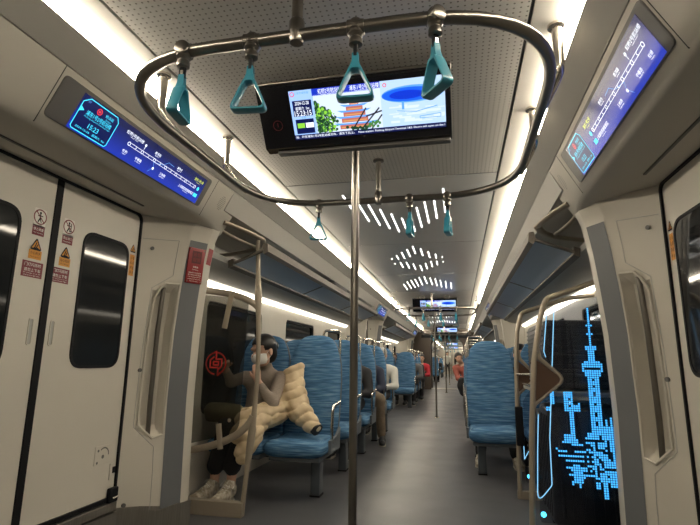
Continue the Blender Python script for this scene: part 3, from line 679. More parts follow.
# ------------------------------------------------------------------ seats
def sell(cx, cy, hw, hd, z, n=28, p=3.2, tilt=0.):
    q = []
    for k in range(n):
        t = 2*PI*k/n; c, s_ = math.cos(t), math.sin(t)
        q.append((cx+math.copysign(abs(c)**(2/p), c)*hw, cy+math.copysign(abs(s_)**(2/p), s_)*hd, z))
    return q
def seat_proto(aisle, s):           # faces -y, origin on the floor under the cushion; s=+1: the aisle is on the -x side
    t = thing('train_seat', 'seat', 'seat', (0,0,0))
    yb = lambda z: .20+.155*(z-.42)/.85
    m = MB(); rings = []
    prof = [(.40,.12,.03),(.405,.20,.05),(.43,.222,.058),(.55,.226,.056),(.72,.229,.052),(.88,.228,.05),(1.0,.220,.048),(1.08,.206,.046),(1.15,.186,.044),(1.20,.163,.041),(1.235,.137,.037),(1.255,.105,.031),(1.268,.055,.02),(1.27,.02,.008)]
    prof = [(z, w*1.07, d) for z, w, d in prof]
    for z, w, d in prof: rings.append(sell(0, yb(z), w, d, z, p=3.0))
    m.loft(rings); m.build('backrest', 'fabric', t, smooth='all')
    m = MB(); rings = []
    for z, w, d in prof[1:-2]: rings.append(sell(0, yb(z)+.040, w*1.005, d*.62, z+.002 if z < 1.2 else z-.006, p=4))
    m.loft(rings); m.build('back_shell', 'seat_shell', t, smooth='all')
    # cushion: sections along y from back to front
    m = MB(); rings = []
    for y, hw, zt, zb in ((.20,.20,.43,.34),(.17,.222,.445,.325),(.0,.228,.435,.318),(-.12,.229,.442,.312),(-.20,.228,.448,.312),(-.245,.224,.440,.318),(-.268,.214,.420,.335),(-.278,.19,.40,.355)):
        zc, hz = (zt+zb)/2, (zt-zb)/2; q = []
        for k in range(28):
            a = 2*PI*k/28; c, s_ = math.cos(a), math.sin(a)
            q.append((math.copysign(abs(c)**(2/4.), c)*hw*1.065, y, zc+math.copysign(abs(s_)**(2/3.), s_)*hz))
        rings.append(q)
    m.loft(rings); m.build('seat_cushion', 'fabric', t, smooth='all')
    m = MB(); m.box(-.205,.205,-.22,.24,.285,.325,.012); m.build('seat_pan', 'seat_shell', t, smooth=True)
    if aisle:
        ax = -s*.252
        m = MB(); x = -s*.125
        m.box(x-.037,x+.037,-.05,.06,.012,.30,.008); lg = m.build('leg', 'leg', t, smooth=True)
        MB().box(x-.041,x+.041,-.054,.064,.002,.014).build('foot', 'black', lg)
        # arm rail rising from the cushion edge and bending backwards
        m = MB(); m.tube(fillet([(ax,-.03,.40),(ax,-.04,.52),(ax,-.02,.685),(ax,.22,.70)], .07, 7, False), .0125, 10, flat=(1.,1.25)); m.build('arm_rail', 'steel_bright', t, smooth=True)
        m = MB(); m.prism([(-.10,.335),(.20,.335),(.22,.50),(.10,.445),(-.10,.43)], 0, ax-.010, ax+.010); m.build('side_plate', 'seat_shell', t)
        hx0, hx1 = -s*.21, -s*.055
        m = MB(); m.tube(fillet([(hx0,yb(1.1)+.045,1.10),(hx0,yb(1.1)+.055,1.315),(hx1,yb(1.1)+.055,1.315),(hx1,yb(1.1)+.045,1.20)], .035, 6, False), .0115, 10); m.build('grab_handle', 'steel_bright', t, smooth=True)
    else:
        m = MB(); m.box(s*.20-.02,s*.20+.02,-.10,.12,.20,.30,.006); m.box(-.22,.22,.02,.07,.262,.288,.004); m.build('support_bracket', 'leg', t)
    return t
PROTO = {}
SEATW = {'a': .785, 'w': 1.285}
def seat(s, kind, y, label, group, flip=False):
    key = (s, kind)
    if key not in PROTO: PROTO[key] = o = seat_proto(kind == 'a', s)
    else: o = copy_tree(PROTO[key])
    o.location = (s*(SEATW[kind]-s*({'a': .03, 'w': .008}[kind])), y, 0); o['label'] = label; o['group'] = group
    return o
LROWS = [3.97, 4.90, 5.83, 6.76, 7.69]; RROWS = [5.10, 6.0, 6.85, 7.69]
sd = {-1: 'left', 1: 'right'}
for s, rows in ((-1, LROWS), (1, RROWS)):
    for k, y in enumerate(rows):
        for kind in 'aw':
            lb = 'blue streaked %s seat on the %s side, %s row behind the %s' % ('aisle' if kind == 'a' else 'window', sd[s], ORD[k], 'glass partition' if s < 0 else 'luggage stand')
            if s < 0 and k == 0: lb = 'blue seat with a steel arm rail beside the masked woman, nearest the camera' if kind == 'a' else 'blue window seat the masked woman sits on'
            if s > 0 and k == 0 and kind == 'a': lb = 'blue high-backed aisle seat next to the luggage stand, the large one right of the aisle'
            seat(s, kind, y, lb, 'blue seats of the nearest rows on the '+sd[s])
for s in (-1, 1):
    for k in range(4):
        for kind in 'aw':
            seat(s, kind, LROWS[k]+PITCH, 'small blue %s seat past the second doorway, %s side, %s row' % ('aisle' if kind == 'a' else 'window', sd[s], ORD[k]), 'blue seats past the second doorway')
    for bi, y0 in ((0, 25.8), (1, 33.5)):
        for k in range(4):
            seat(s, 'a', y0+k*.95, 'distant blue aisle seat, next car, %s side, %s row after its %s doorway' % (sd[s], ORD[k], ('first', 'second')[bi]), 'blue seats in the next car')
# ------------------------------------------------------------------ left partition
def hoop(t, s, yo=0., f=1):
    # flat leaf shaped hand hoop joining the post top to the pillar
    P = lambda x, y, z=1.945: (s*x, yo+y, z)
    q = lambda pts, n=16: [tuple(np.array(pts[0])*(1-a)**2+2*np.array(pts[1])*a*(1-a)+np.array(pts[2])*a*a) for a in np.linspace(0,1,n)]
    m = MB()
    m.tube(q([P(1.10,2.94,1.965),P(1.01,3.10,1.95),P(.985,3.33,1.94)]), .018, 10, flat=(.8,1.3))
    m.tube(q([P(.985,3.33,1.94),P(1.06,3.68,1.93),P(1.53,3.74,1.92)]), .020, 10, flat=(.8,1.4))
    m.tube(q([P(1.18,3.02,1.945),P(1.20,3.30,1.945),P(1.13,3.56,1.935)]), .015, 10, flat=(.8,1.2))
    m.build('hand_hoop', 'bronze', t, smooth=True)
def left_partition():
    s = -1; yp = 3.33
    t = thing('glass_partition', 'smoked glass partition with red emblem in front of the masked woman', 'partition', (-1.2, yp, 0))
    m = MB()
    post = [(-1.030,yp,.03),(-1.008,yp,.30),(-.978,yp,.62),(-.963,yp,.90),(-.965,yp,1.115),(-.985,yp,1.476),(-1.010,yp,1.93)]
    pp = []
    for z in np.linspace(.03,1.93,30): pp.append((float(np.interp(z,[p[2] for p in post],[p[0] for p in post])), yp, float(z)))
    m.tube(pp, [.0135+.009*math.exp(-((p[2]-.5)/.14)**2)+.010*math.exp(-((p[2]-1.5)/.09)**2) for p in pp], 14, flat=(1.25,1.))
    m.build('post', 'bronze', t, smooth=True)
    q = lambda pts, n=16: [tuple(np.array(pts[0])*(1-a)**2+2*np.array(pts[1])*a*(1-a)+np.array(pts[2])*a*a) for a in np.linspace(0,1,n)]
    m = MB(); m.tube(q([(-1.53,yp,1.565),(-1.08,yp,1.535),(-.983,yp,1.42)]), .020, 12, flat=(1.2,.9)); m.build('upper_rail', 'bronze', t, smooth=True)
    m = MB(); m.tube(q([(-1.53,yp,.395),(-1.05,yp,.47),(-.982,yp,.66)]), .021, 12, flat=(1.2,.9)); m.build('lower_rail', 'bronze', t, smooth=True)
    out = fillet([(-1.52,.44,0),(-1.085,.545,0),(-1.060,1.49,0),(-1.52,1.53,0)], [.01,.10,.05,.01], 8)
    m = MB(); m.prism([(p[0],p[1]) for p in out], 1, yp-.004, yp+.004); m.build('glass_panel', 'glass_smoke', t)
    for a, b in (((-1.19,yp-.012,1.545),(-1.235,yp-.012,1.27)), ((-1.235,yp-.012,.60),(-1.21,yp-.012,.43))):
        MB().tube([a, b], .022, 12, flat=(1.,.4)).build('glass_clamp', 'bronze', t, smooth=True)
    MB().tube([(-1.155,yp-.012,.625),(-1.155,yp-.004,.625)], .013, 14).build('bolt', 'steel_bright', t, smooth=True)
    m = MB(); m.box(-1.55,-1.02,yp-.03,yp+.03,.0,.095,.004); m.build('base_rail', 'bronze', t)
    # emblem: open ring with interlocking strokes
    m = MB(); m.T = plane_T(Vector((-1.288,yp-.006,1.018)), (1,0,0), (0,0,1)); w = .0105; r = .077
    arc = lambda a0, a1, rad=r: [(rad*math.cos(math.radians(a)), rad*math.sin(math.radians(a))) for a in np.linspace(a0, a1, 22)]
    m.line2(arc(100, 262), w); m.line2(arc(-78, 82), w)
    m.line2([(.0,.085),(.0,.03),(.045,.03),(.045,-.02),(.018,-.045)], w); m.line2([(.018,-.085),(.018,-.03),(-.045,-.03),(-.045,.025),(-.018,.045)], w)
    m.line2([(-.02,.012),(.02,.012),(.02,-.012),(-.02,-.012)], w, closed=True)
    m.line2([(-.0,.085),(-.03,.07)], w); m.line2([(.018,-.085),(.04,-.068)], w)
    m.build('red_emblem', mat('emblem_red', (.80,.045,.035), .45), t)
    hoop(t, -1)
    return t
left_partition()
# ------------------------------------------------------------------ right luggage stand: two frames, tray, lit glass
def lug_frame(yp, near):
    s = 1
    t = thing('luggage_stand_frame', ('near champagne frame of the luggage stand with glowing blue skyline glass' if near else 'far champagne frame of the luggage stand, beside the large blue seat'), 'luggage stand', (.9, yp, 0))
    px = [(.835,.02),(.850,.30),(.866,.60),(.884,.82),(.906,1.06),(.955,1.32),(.985,1.41)] if near else [(.880,.02),(.885,.30),(.892,.60),(.898,.82),(.905,1.06),(.925,1.30),(.945,1.385)]
    tx = px[-1][0]
    path = fillet([(x,yp,z) for x, z in px]+[(tx+.022,yp,1.455),(tx+.20,yp,1.515),(1.35,yp,1.575),(1.54,yp,1.60)], .05, 4, False)
    m = MB(); m.tube(path, .024, 12, flat=(.75,1.)); m.build('frame', 'bronze', t, smooth=True)
    at = lambda z: float(np.interp(z, [p[1] for p in px], [p[0] for p in px]))
    tip = (1.068,.950) if near else (1.05,.94)
    tri = fillet([(at(1.06)-.012,1.085,0),(tip[0],tip[1],0),(at(.80)-.012,.79,0)], [.01,.04,.01], 6)
    m = MB(); m.prism([(p[0],p[1]) for p in tri], 1, yp-.014, yp+.014); pl = m.build('brown_plate', 'brown', t, label='dark brown pointed plate')
    m = MB(); m.tube(fillet([(at(1.12)+.012,yp,1.14),(at(1.08)+.03,yp,1.075),(tip[0]+.008,yp,tip[1]),(at(.78)+.012,yp,.795),(at(.70),yp,.74)], .04, 8, False), .013, 8); m.build('plate_rim', 'bronze', t, smooth=True)
    if near:
        g = fillet([(.995,1.375,0),(1.045,1.40,0),(1.50,1.51,0),(1.50,.12,0),(.885,.12,0),(.90,.70,0),(.925,.78,0),(tip[0]+.03,tip[1],0),(.965,1.09,0)], .02, 4)
        m = MB(); m.prism([(p[0],p[1]) for p in g], 1, yp-.004, yp+.004); m.build('glass_panel', 'glass_clear', t)
        m = MB(); m.T = plane_T(Vector((0,yp-.006,0)), (1,0,0), (0,0,1))
        m.line2([(1.0,1.374),(.966,1.12),(.975,1.085)], .0055)
        m.line2([(p[0],p[1]) for p in fillet([(.910,.735,0),(.893,.52,0),(.875,.225,0),(.963,.33,0),(.968,.60,0),(1.045,1.40,0)], .03, 5, False)], .0055)
        m.build('glowing_edge_line', 'e_edge', t)
        m = MB(); m.lathe([(.015,0),(.015,-.006),(.006,-.010)], (.905,yp-.006,.165), 1); m.build('status_light', 'e_dot', t)
    else:
        m = MB(); m.T = plane_T(Vector((0,yp-.02,0)), (1,0,0), (0,0,1)); m.line2([(.925,.60),(.925,.30),(.96,.36)], .006); m.build('glowing_edge_line', 'e_edge', t)
        g = fillet([(.93,.12,0),(.94,.74,0),(1.03,.88,0),(1.50,.88,0),(1.50,.12,0)], .02, 4); m = MB(); m.prism([(p[0],p[1]) for p in g], 1, yp-.004, yp+.004); m.build('glass_panel', 'glass_clear', t)
        m = MB(); m.lathe([(.015,0),(.015,-.006),(.006,-.010)], (.955,yp-.006,.17), 1); m.build('status_light', 'e_dot', t)
        m = MB(); m.box(.87,.93,yp-.05,yp-.02,.40,.70,.008); m.build('strap_buckle', 'black', t)
    m = MB(); m.box(.86,1.53,yp-.02,yp+.02,.0,.06,.004); m.build('base_rail', 'bronze', t)
    return t
nf = lug_frame(3.31, True); lug_frame(4.30, False)
hh = thing('hand_hoop', 'leaf shaped champagne hand hoop under the right overhead rack', 'handrail', (1.1, 3.3, 1.94)); hoop(hh, 1)
# pixel skyline engraved in the glass
def skyline():
    G = {}
    c0 = .0132
    def blk(x0, x1, z0, z1, p=1.):
        for i in range(round(x0/c0), round(x1/c0)):
            for j in range(round(z0/c0), round(z1/c0)):
                if p >= 1 or rs.random() < p: G[(i, j)] = 1
    def cut(x0, x1, z0, z1):
        for i in range(round(x0/c0), round(x1/c0)):
            for j in range(round(z0/c0), round(z1/c0)): G.pop((i, j), None)
    rs = random.Random(5); tx = 1.247
    blk(tx-.005,tx+.006,1.24,1.40); blk(tx-.018,tx+.018,1.275,1.29); blk(tx-.012,tx+.012,1.24,1.275); blk(tx-.022,tx+.022,1.225,1.24); blk(tx-.012,tx+.012,1.16,1.225); blk(tx-.030,tx+.030,1.135,1.165)
    blk(tx-.022,tx+.022,1.06,1.135); blk(tx-.045,tx+.045,1.045,1.075); blk(tx-.058,tx+.058,1.0,1.05); blk(tx-.045,tx+.045,.975,1.0); blk(tx-.034,tx+.034,.62,.975)
    cut(tx-.048,tx+.048,1.018,1.028)
    for z in (.945,.905,.86,.80,.74,.69): cut(tx-.006,tx+.006,z,z+.02)
    blk(tx-.065,tx+.06,.60,.645); blk(tx-.075,tx+.045,.565,.605); cut(tx-.05,tx+.03,.585,.596); blk(tx-.05,tx+.05,.54,.57)
    blk(1.075,1.125,.76,.89); cut(1.095,1.105,.79,.81); cut(1.095,1.105,.83,.85); blk(1.09,1.12,.56,.76); blk(1.125,1.16,.76,.81); blk(1.13,1.14,.81,.83); blk(1.15,1.158,.81,.825)
    blk(1.283,1.345,.30,.69); blk(1.29,1.305,.69,.73); blk(1.32,1.335,.69,.74); blk(1.36,1.40,.42,.62)
    cut(1.30,1.31,.45,.60); cut(1.31,1.32,.40,.50)
    for k in range(7): blk(1.30+.009*k,1.31+.009*k,.60-.012*k,.62-.012*k)
    blk(1.05,1.10,.60,.63); blk(1.04,1.06,.55,.58); blk(1.06,1.13,.57,.60); blk(1.10,1.16,.54,.56)
    blk(tx-.03,tx+.03,.26,.54); cut(tx-.02,tx-.01,.47,.53); cut(tx+.012,tx+.02,.44,.52)
    for z, a, b in ((.50,1.17,1.30),(.47,1.13,1.32),(.44,1.02,1.36),(.415,1.10,1.36),(.39,1.10,1.36),(.365,1.09,1.36),(.34,1.05,1.36),(.315,1.10,1.30)): blk(a,b,z,z+.012)
    for _ in range(26):
        x = 1.06+.24*rs.random(); z = .22+.27*rs.random(); blk(x, x+.02+.04*rs.random(), z, z+.01+.02*rs.random())
    blk(1.00,1.02,.50,.51); blk(1.02,1.07,.47,.485); blk(1.03,1.06,.44,.455); blk(1.10,1.15,.22,.34); blk(1.085,1.10,.20,.23); blk(1.12,1.14,.18,.22)
    blk(1.22,1.24,.18,.26); blk(1.26,1.275,.10,.22); blk(1.25,1.265,.10,.12); blk(1.30,1.37,.20,.30); blk(.985,1.01,.80,.88); blk(.97,.99,.76,.79)
    m = MB(); m.T = plane_T(Vector((0,3.31-.0062,0)), (1,0,0), (0,0,1)); h = c0*.37
    for _ in range(30):
        x = 1.05+.28*rs.random(); z = .22+.36*rs.random(); cut(x, x+.03+.05*rs.random(), z, z+c0*1.01)
    for _ in range(16):
        x = 1.16+.17*rs.random(); z = .28+.30*rs.random(); cut(x, x+c0*1.01, z, z+.03+.04*rs.random())
    G2 = {}
    for i, j in G:
        z = j*c0; z = z if z > .62 else .62-(.62-z)*.66
        G2[(i, round(z/c0))] = 1
    for i, j in G2: m.rect2(i*c0-h, i*c0+h, j*c0-h, j*c0+h)
    m.build('glowing_skyline', 'e_led', nf, label='bright blue dotted skyline with a tall tower')
skyline()
t = thing('luggage_tray', 'pale metal luggage tray between the two stand frames', 'shelf', (1.2, 3.8, .86))
MB().box(.945,1.535,3.345,4.27,.845,.875,.008).build('tray', 'duct', t); 
m = MB(); m.tube([(.90,4.26,.955),(1.02,4.20,.955)], .012, 8); m.tube([(.94,3.36,.885),(.94,4.26,.885)], .010, 8); m.build('tray_rail', 'steel_bright', t, smooth=True)
def suitcase(name, label, x0, x1, y0, y1, z0, z1, axis_ribs, wheels=True, bag='dark_bag'):
    t = thing(name, label, 'suitcase', ((x0+x1)/2, (y0+y1)/2, z0))
    b = z0+(.065 if wheels else 0.)
    MB().box(x0,x1,y0,y1,b,z1,.035).build('shell', bag, t, smooth=True)
    m = MB()
    if axis_ribs == 'h':
        n = 13
        for k in range(n): z = b+.04+(z1-b-.08)*k/(n-1); m.box(x0+.03,x1-.03,y0-.005,y0+.01,z-.006,z+.006,.003); m.box(x0-.005,x0+.01,y0+.03,y1-.03,z-.006,z+.006,.003)
    else:
        for k in range(7): x = x0+.06+(x1-x0-.12)*k/6; m.box(x-.010,x+.010,y0-.006,y0+.01,b+.05,z1-.06,.004)
        for k in range(5): y = y0+.06+(y1-y0-.12)*k/4; m.box(x0-.006,x0+.01,y-.010,y+.010,b+.05,z1-.06,.004)
    m.build('ribs', bag, t, smooth=True)
    if wheels:
        for xx in (x0+.06, x1-.06):
            for yy in (y0+.06, y1-.06):
                m = MB()
                for dx in (-.014,.014): m.lathe([(.030,-.009),(.033,-.004),(.033,.004),(.030,.009)], (xx+dx,yy,z0+.034), 0, 16)
                m.box(xx-.03,xx+.03,yy-.012,yy+.012,z0+.03,z0+.075,.005); m.build('wheel', 'black_gloss', t, smooth=True)
        m = MB(); m.tube(fillet([((x0+x1)/2-.09,y0+.06,z1-.01),((x0+x1)/2-.09,y0+.06,z1+.03),((x0+x1)/2+.09,y0+.06,z1+.03),((x0+x1)/2+.09,y0+.06,z1-.01)], .02, 5, False), .010, 8); m.build('handle', 'steel_bright', t, smooth=True)
    else:
        m = MB(); m.tube(fillet([(x0+.005,y0+.2,b+.16),(x0-.03,y0+.2,b+.16),(x0-.03,y0+.42,b+.16),(x0+.005,y0+.42,b+.16)], .02, 5, False), .009, 8); m.build('handle', 'black', t, smooth=True)
    return t
suitcase('suitcase', 'large black wheeled suitcase standing behind the blue skyline glass', .985, 1.46, 3.42, 3.80, .0, .775, 'v')
suitcase('suitcase', 'ribbed black suitcase lying on the luggage tray above the other one', .985, 1.50, 3.40, 4.18, .885, 1.325, 'h', wheels=False)
t = suitcase('suitcase', 'dark suitcase on the floor at the back of the luggage stand', 1.0, 1.42, 3.86, 4.22, .0, .70, 'v')
# bag on the left rack
m = MB(); m.box(-1.20,-.97,5.55,6.25,1.85,2.0,.06); tag(m.build('travel_bag', 'jacket_black', loc=(-1.08,5.9,1.85), smooth=True), 'black bag lying on the left overhead rack', 'bag')
# ------------------------------------------------------------------ signs
def sign_T(x, y, z, s): return plane_T(Vector((s*x, y, z)), (0, 1 if s < 0 else -1, 0), (0,0,1))
def warn_tri(m, v, h, hw):
    m.cur = 0; m.poly2([(p[0], p[1]) for p in fillet([(-hw,v-h/2,0),(hw,v-h/2,0),(0,v+h/2,0)], .008, 4)], .0)
    m.cur = 1; m.poly2([(-hw*.70,v-h*.36),(hw*.70,v-h*.36),(0,v+h*.28)], .0006)
def door_signs(y, which):
    s = -1; x = XD-.0022; lab = 'left door leaf' if which == 0 else 'right door leaf'
    t = thing('prohibition_sign', 'round no-leaning sticker with red caption on the %s, left side' % lab, 'sign', (s*x, y, 1.66))
    m = MB(); m.T = sign_T(x, y, 1.68, s); m.poly2(rrect(-.033,.033,-.045,.042,.006)); m.build('backing', 'sticker', t)
    m = MB(); m.T = sign_T(x-.0006, y, 1.683, s); m.ring2(0,0,.036,.0055); m.line2([(-.024,.024),(.024,-.024)], .005); m.build('red_ring', 'maroon', t)
    m = MB(); m.T = sign_T(x-.0003, y, 1.683, s); m.disc2(.0,.019,.0055); m.line2([(0,.012),(.0,-.006),(-.009,-.024)], .006); m.line2([(.0,-.006),(.008,-.024)], .005); m.line2([(-.012,.004),(.014,.006)], .004)
    if which: m.rect2(.011,.016,-.024,.02)
    m.build('figure', 'black', t)
    m = MB(); m.T = sign_T(x, y, 1.617, s); m.rect2(-.033,.033,-.022,.026); m.build('caption_plate', 'maroon', t, label='dark red caption')
    m = MB(); m.T = sign_T(x-.0006, y, 1.620, s); m.text('禁止倚靠' if not which else '禁止扶门', 0, .004, .014, width=.055); m.text('No leaning' if not which else 'Hands off door', 0, -.013, .006, width=.05); m.build('lettering', 'white', t)
    t = thing('warning_sign', 'black and amber triangle with amber caption on the %s, left side' % lab, 'sign', (s*x, y, 1.53))
    m = MB(); m.T = sign_T(x, y, 0, s); warn_tri(m, 1.556, .060, .034); m.build('triangle', ['black','orange'], t)
    m = MB(); m.T = sign_T(x-.0012, y, 1.549, s); m.line2([(-.008,-.012),(.0,.012)], .005); m.line2([(.0,-.012),(.008,.004)], .005); m.line2([(-.012,-.013),(.012,-.013)], .004); m.build('pictogram', 'black', t)
    m = MB(); m.T = sign_T(x, y, 1.504, s); m.rect2(-.035,.035,-.020,.022); m.build('caption_plate', 'orange', t)
    m = MB(); m.T = sign_T(x-.0006, y, 1.505, s); m.text('小心夹手' if not which else '当心站台', 0, .007, .014, width=.056); m.text('Watch your hand' if not which else 'Mind the gap', 0, -.011, .006, width=.05); m.build('lettering', 'black', t)
    dy = -.004 if not which else -.018
    t = thing('notice_sign', 'dark red notice plate with white lettering low on the %s, left side' % lab, 'sign', (s*x, y+dy, 1.436))
    m = MB(); m.T = sign_T(x, y+dy, 1.436, s); m.rect2(-.056,.056,-.036,.036); m.build('plate', 'maroon', t)
    m = MB(); m.T = sign_T(x-.0006, y+dy, 1.436, s)
    for k, tx in enumerate(('门灯闪烁时','请勿上下车')): m.text(tx, 0, .021-.024*k, .016, width=.088)
    m.text('Do not get on or off', 0, -.018, .006, width=.09); m.text('while the door light flashes', 0, -.028, .006, width=.09); m.build('lettering', 'white', t)
door_signs(1.803, 0); door_signs(1.976, 1)
for s in (-1, 1):
    y = 2.472; x = XD-.0022
    t = thing('warning_sign', 'narrow amber label under a warning triangle at the far edge of the %s door' % sd[s], 'sign', (s*x, y, 1.62))
    m = MB(); m.T = sign_T(x, y, 0, s); warn_tri(m, 1.69, .055, .027); m.build('triangle', ['black','orange'], t)
    m = MB(); m.T = sign_T(x-.0012, y, 1.684, s); m.line2([(-.008,-.010),(.004,.008)], .005); m.line2([(.0,-.010),(.008,.0)], .004); m.build('pictogram', 'black', t)
    m = MB(); m.T = sign_T(x, y, 1.585, s); m.rect2(-.021,.021,-.062,.064); m.build('caption_plate', 'orange', t)
    m = MB(); m.T = sign_T(x-.0006, y, 1.585, s)
    for k, ch in enumerate('小心夹手'): m.text(ch, -.006, .045-.029*k, .019)
    for k in range(4): m.rect2(.010,.014,.045-.029*k-.011,.045-.029*k+.008)
    m.build('lettering', 'black', t)
# door lock plate on the left leaf, keeper at the edge
t = thing('door_lock', 'pale metal lock plate with two screws low on the left door', 'lock', (-XD+.002, 2.40, .545))
m = MB(); m.box(-XD,-XD+.004,2.335,2.47,.495,.59,.002); m.build('plate', 'door', t)
m = MB(); m.T = sign_T(XD-.0046, 2.40, .545, -1); m.line2([(.038*math.cos(a)-.0, .038*math.sin(a)-.006) for a in np.linspace(.0, 2.2, 12)], .007); m.disc2(-.005,-.012,.010); m.disc2(-.042,.022,.007); m.disc2(-.045,-.038,.007); m.build('keyhole_marks', 'bezel', t)
t = thing('door_catch', 'small black catch at the foot of the left door edge', 'catch', (-XD+.01, 2.50, .32))
m = MB(); m.box(-XD+.004,-XD+.03,2.455,2.52,.285,.36,.006); m.build('block', 'black', t); m = MB(); m.tube([(-XD+.03,2.47,.31),(-XD+.034,2.51,.31)], .006, 8); m.build('pin', 'steel_bright', t)
t = thing('door_keeper', 'small pale keeper plate beside the left door edge above the catch', 'catch', (-XD+.002, 2.485, .47))
m = MB(); m.box(-XD,-XD+.005,2.462,2.505,.40,.485,.002); m.build('plate', 'door', t); m = MB(); m.box(-XD+.004,-XD+.007,2.482,2.505,.432,.465); m.build('slot', 'black', t)
# emergency box and plates on the left pillar
def band_T(s, z, yoff=0., u=.5):
    g0, g1 = pg(z-.12), pg(z+.12); gm = pg(z)
    a = Vector((s*(gm+.064), 2.757, z)); b = Vector((s*(gm+.003), 2.875, z)); uu = (b-a).normalized(); vv = Vector((s*(g1-g0), 0, .24)).normalized()
    if s > 0: uu = -uu
    vv = (vv-uu*vv.dot(uu)).normalized(); n = uu.cross(vv)
    return plane_T(a.lerp(b, u)+n*.003, uu, vv)
T = band_T(-1, 1.645, u=.52)
t = thing('emergency_box', 'bright red emergency intercom box on the grey band of the left pillar', 'emergency box', (-1.235, 2.815, 1.645))
def boxT(m, u0, u1, v0, v1, d0, d1, bev=0.): return m.box(u0, u1, v0, v1, d0, d1, bev)
m = MB(); m.T = T; m.box(-.060,.060,-.118,.112,0.,.010,.004); m.build('case', 'red', t, smooth=True)
m = MB(); m.T = T; m.box(-.034,.034,.012,.092,.0102,.0112); m.build('recess', 'red_dark', t)
m = MB(); m.T = T; m.text('紧急', 0,.069,.026,.012); m.text('报警', 0,.036,.026,.012); m.build('embossed_lettering', 'red', t)
m = MB(); m.T = T
m.text('报警器', 0,-.012,.012,.0108); m.text('Emergency', 0,-.030,.009,.0108)
for k, tx in enumerate(('紧急情况下打开盖板','按下按钮与司机通话','In case of emergency open cover','press button to talk to driver','Penalty for misuse')): m.text(tx, 0,-.050-.0135*k,.0085,.0108,width=.092 if k < 4 else .06)
m.build('lettering', 'white', t)
m = MB(); m.T = T
for uu in (-.050,.050):
    for vv in (-.106,.100): m.disc2(uu, vv, .0045, d=.0108, n=12)
m.build('screw', 'steel_bright', t)
t = thing('warning_plate', 'tiny red plate on the pale edge right of the red emergency box', 'sign', (-1.165, 2.925, 1.72))
g = pg(1.72); T2 = plane_T(Vector((-(g-.001), 2.922, 1.72)), Vector((0,1.,0)), Vector((-(pg(1.66)-pg(1.78)),0,-.12))*-1)
m = MB(); m.T = T2; m.rect2(-.030,.030,-.055,.055,.002); m.build('plate', 'red', t); m = MB(); m.T = T2; m.text('警告', 0,.025,.022,.003); m.text('使用后', 0,-.005,.014,.003); m.text('Notice', 0,-.03,.010,.003); m.build('lettering', 'maroon', t)
t = thing('energy_sign', 'small green leaf sticker beside the first left side window', 'sign', (-1.535, 3.50, 1.53))
m = MB(); m.T = sign_T(XW-.002, 3.46, 1.53, -1); m.disc2(-.018,0,.020,.030,.0); m.disc2(.022,0,.020,.030,.0); m.build('leaf_mark', 'green', t)
m = MB(); m.T = sign_T(XW-.0026, 3.46, 1.53, -1); m.disc2(-.018,0,.010,.018); m.disc2(.022,0,.010,.018); m.build('leaf_centre', 'sticker', t)
# loudspeaker grilles on the headers' pale ends
for s in (-1, 1):
    p0 = Vector((s*1.000, Y0+.78, 2.125)); p1 = Vector((s*1.090, Y0+.78, 1.948)); c = p0.lerp(p1, .45); v = (p0-p1).normalized(); u = Vector((0,1 if s < 0 else -1,0))
    for yy, w in ((.78, 'far'), (-.83, 'near')):
        if s < 0 and w == 'near': continue
        m = MB(); m.T = plane_T(Vector((c.x, Y0+yy, c.z)), u, v)
        for i in range(7):
            for j in range(9):
                a, b = (i-3)*.011, (j-4)*.011
                if (a/.038)**2+(b/.050)**2 < 1: m.disc2(a, b, .0032, d=.0012, n=8)
        tag(m.build('speaker_grille', 'bezel', loc=tuple(c)[:0] or (c.x, Y0+yy, c.z)), 'small dotted loudspeaker grille at the %s end of the nearest %s header' % (w, sd[s]), 'speaker')
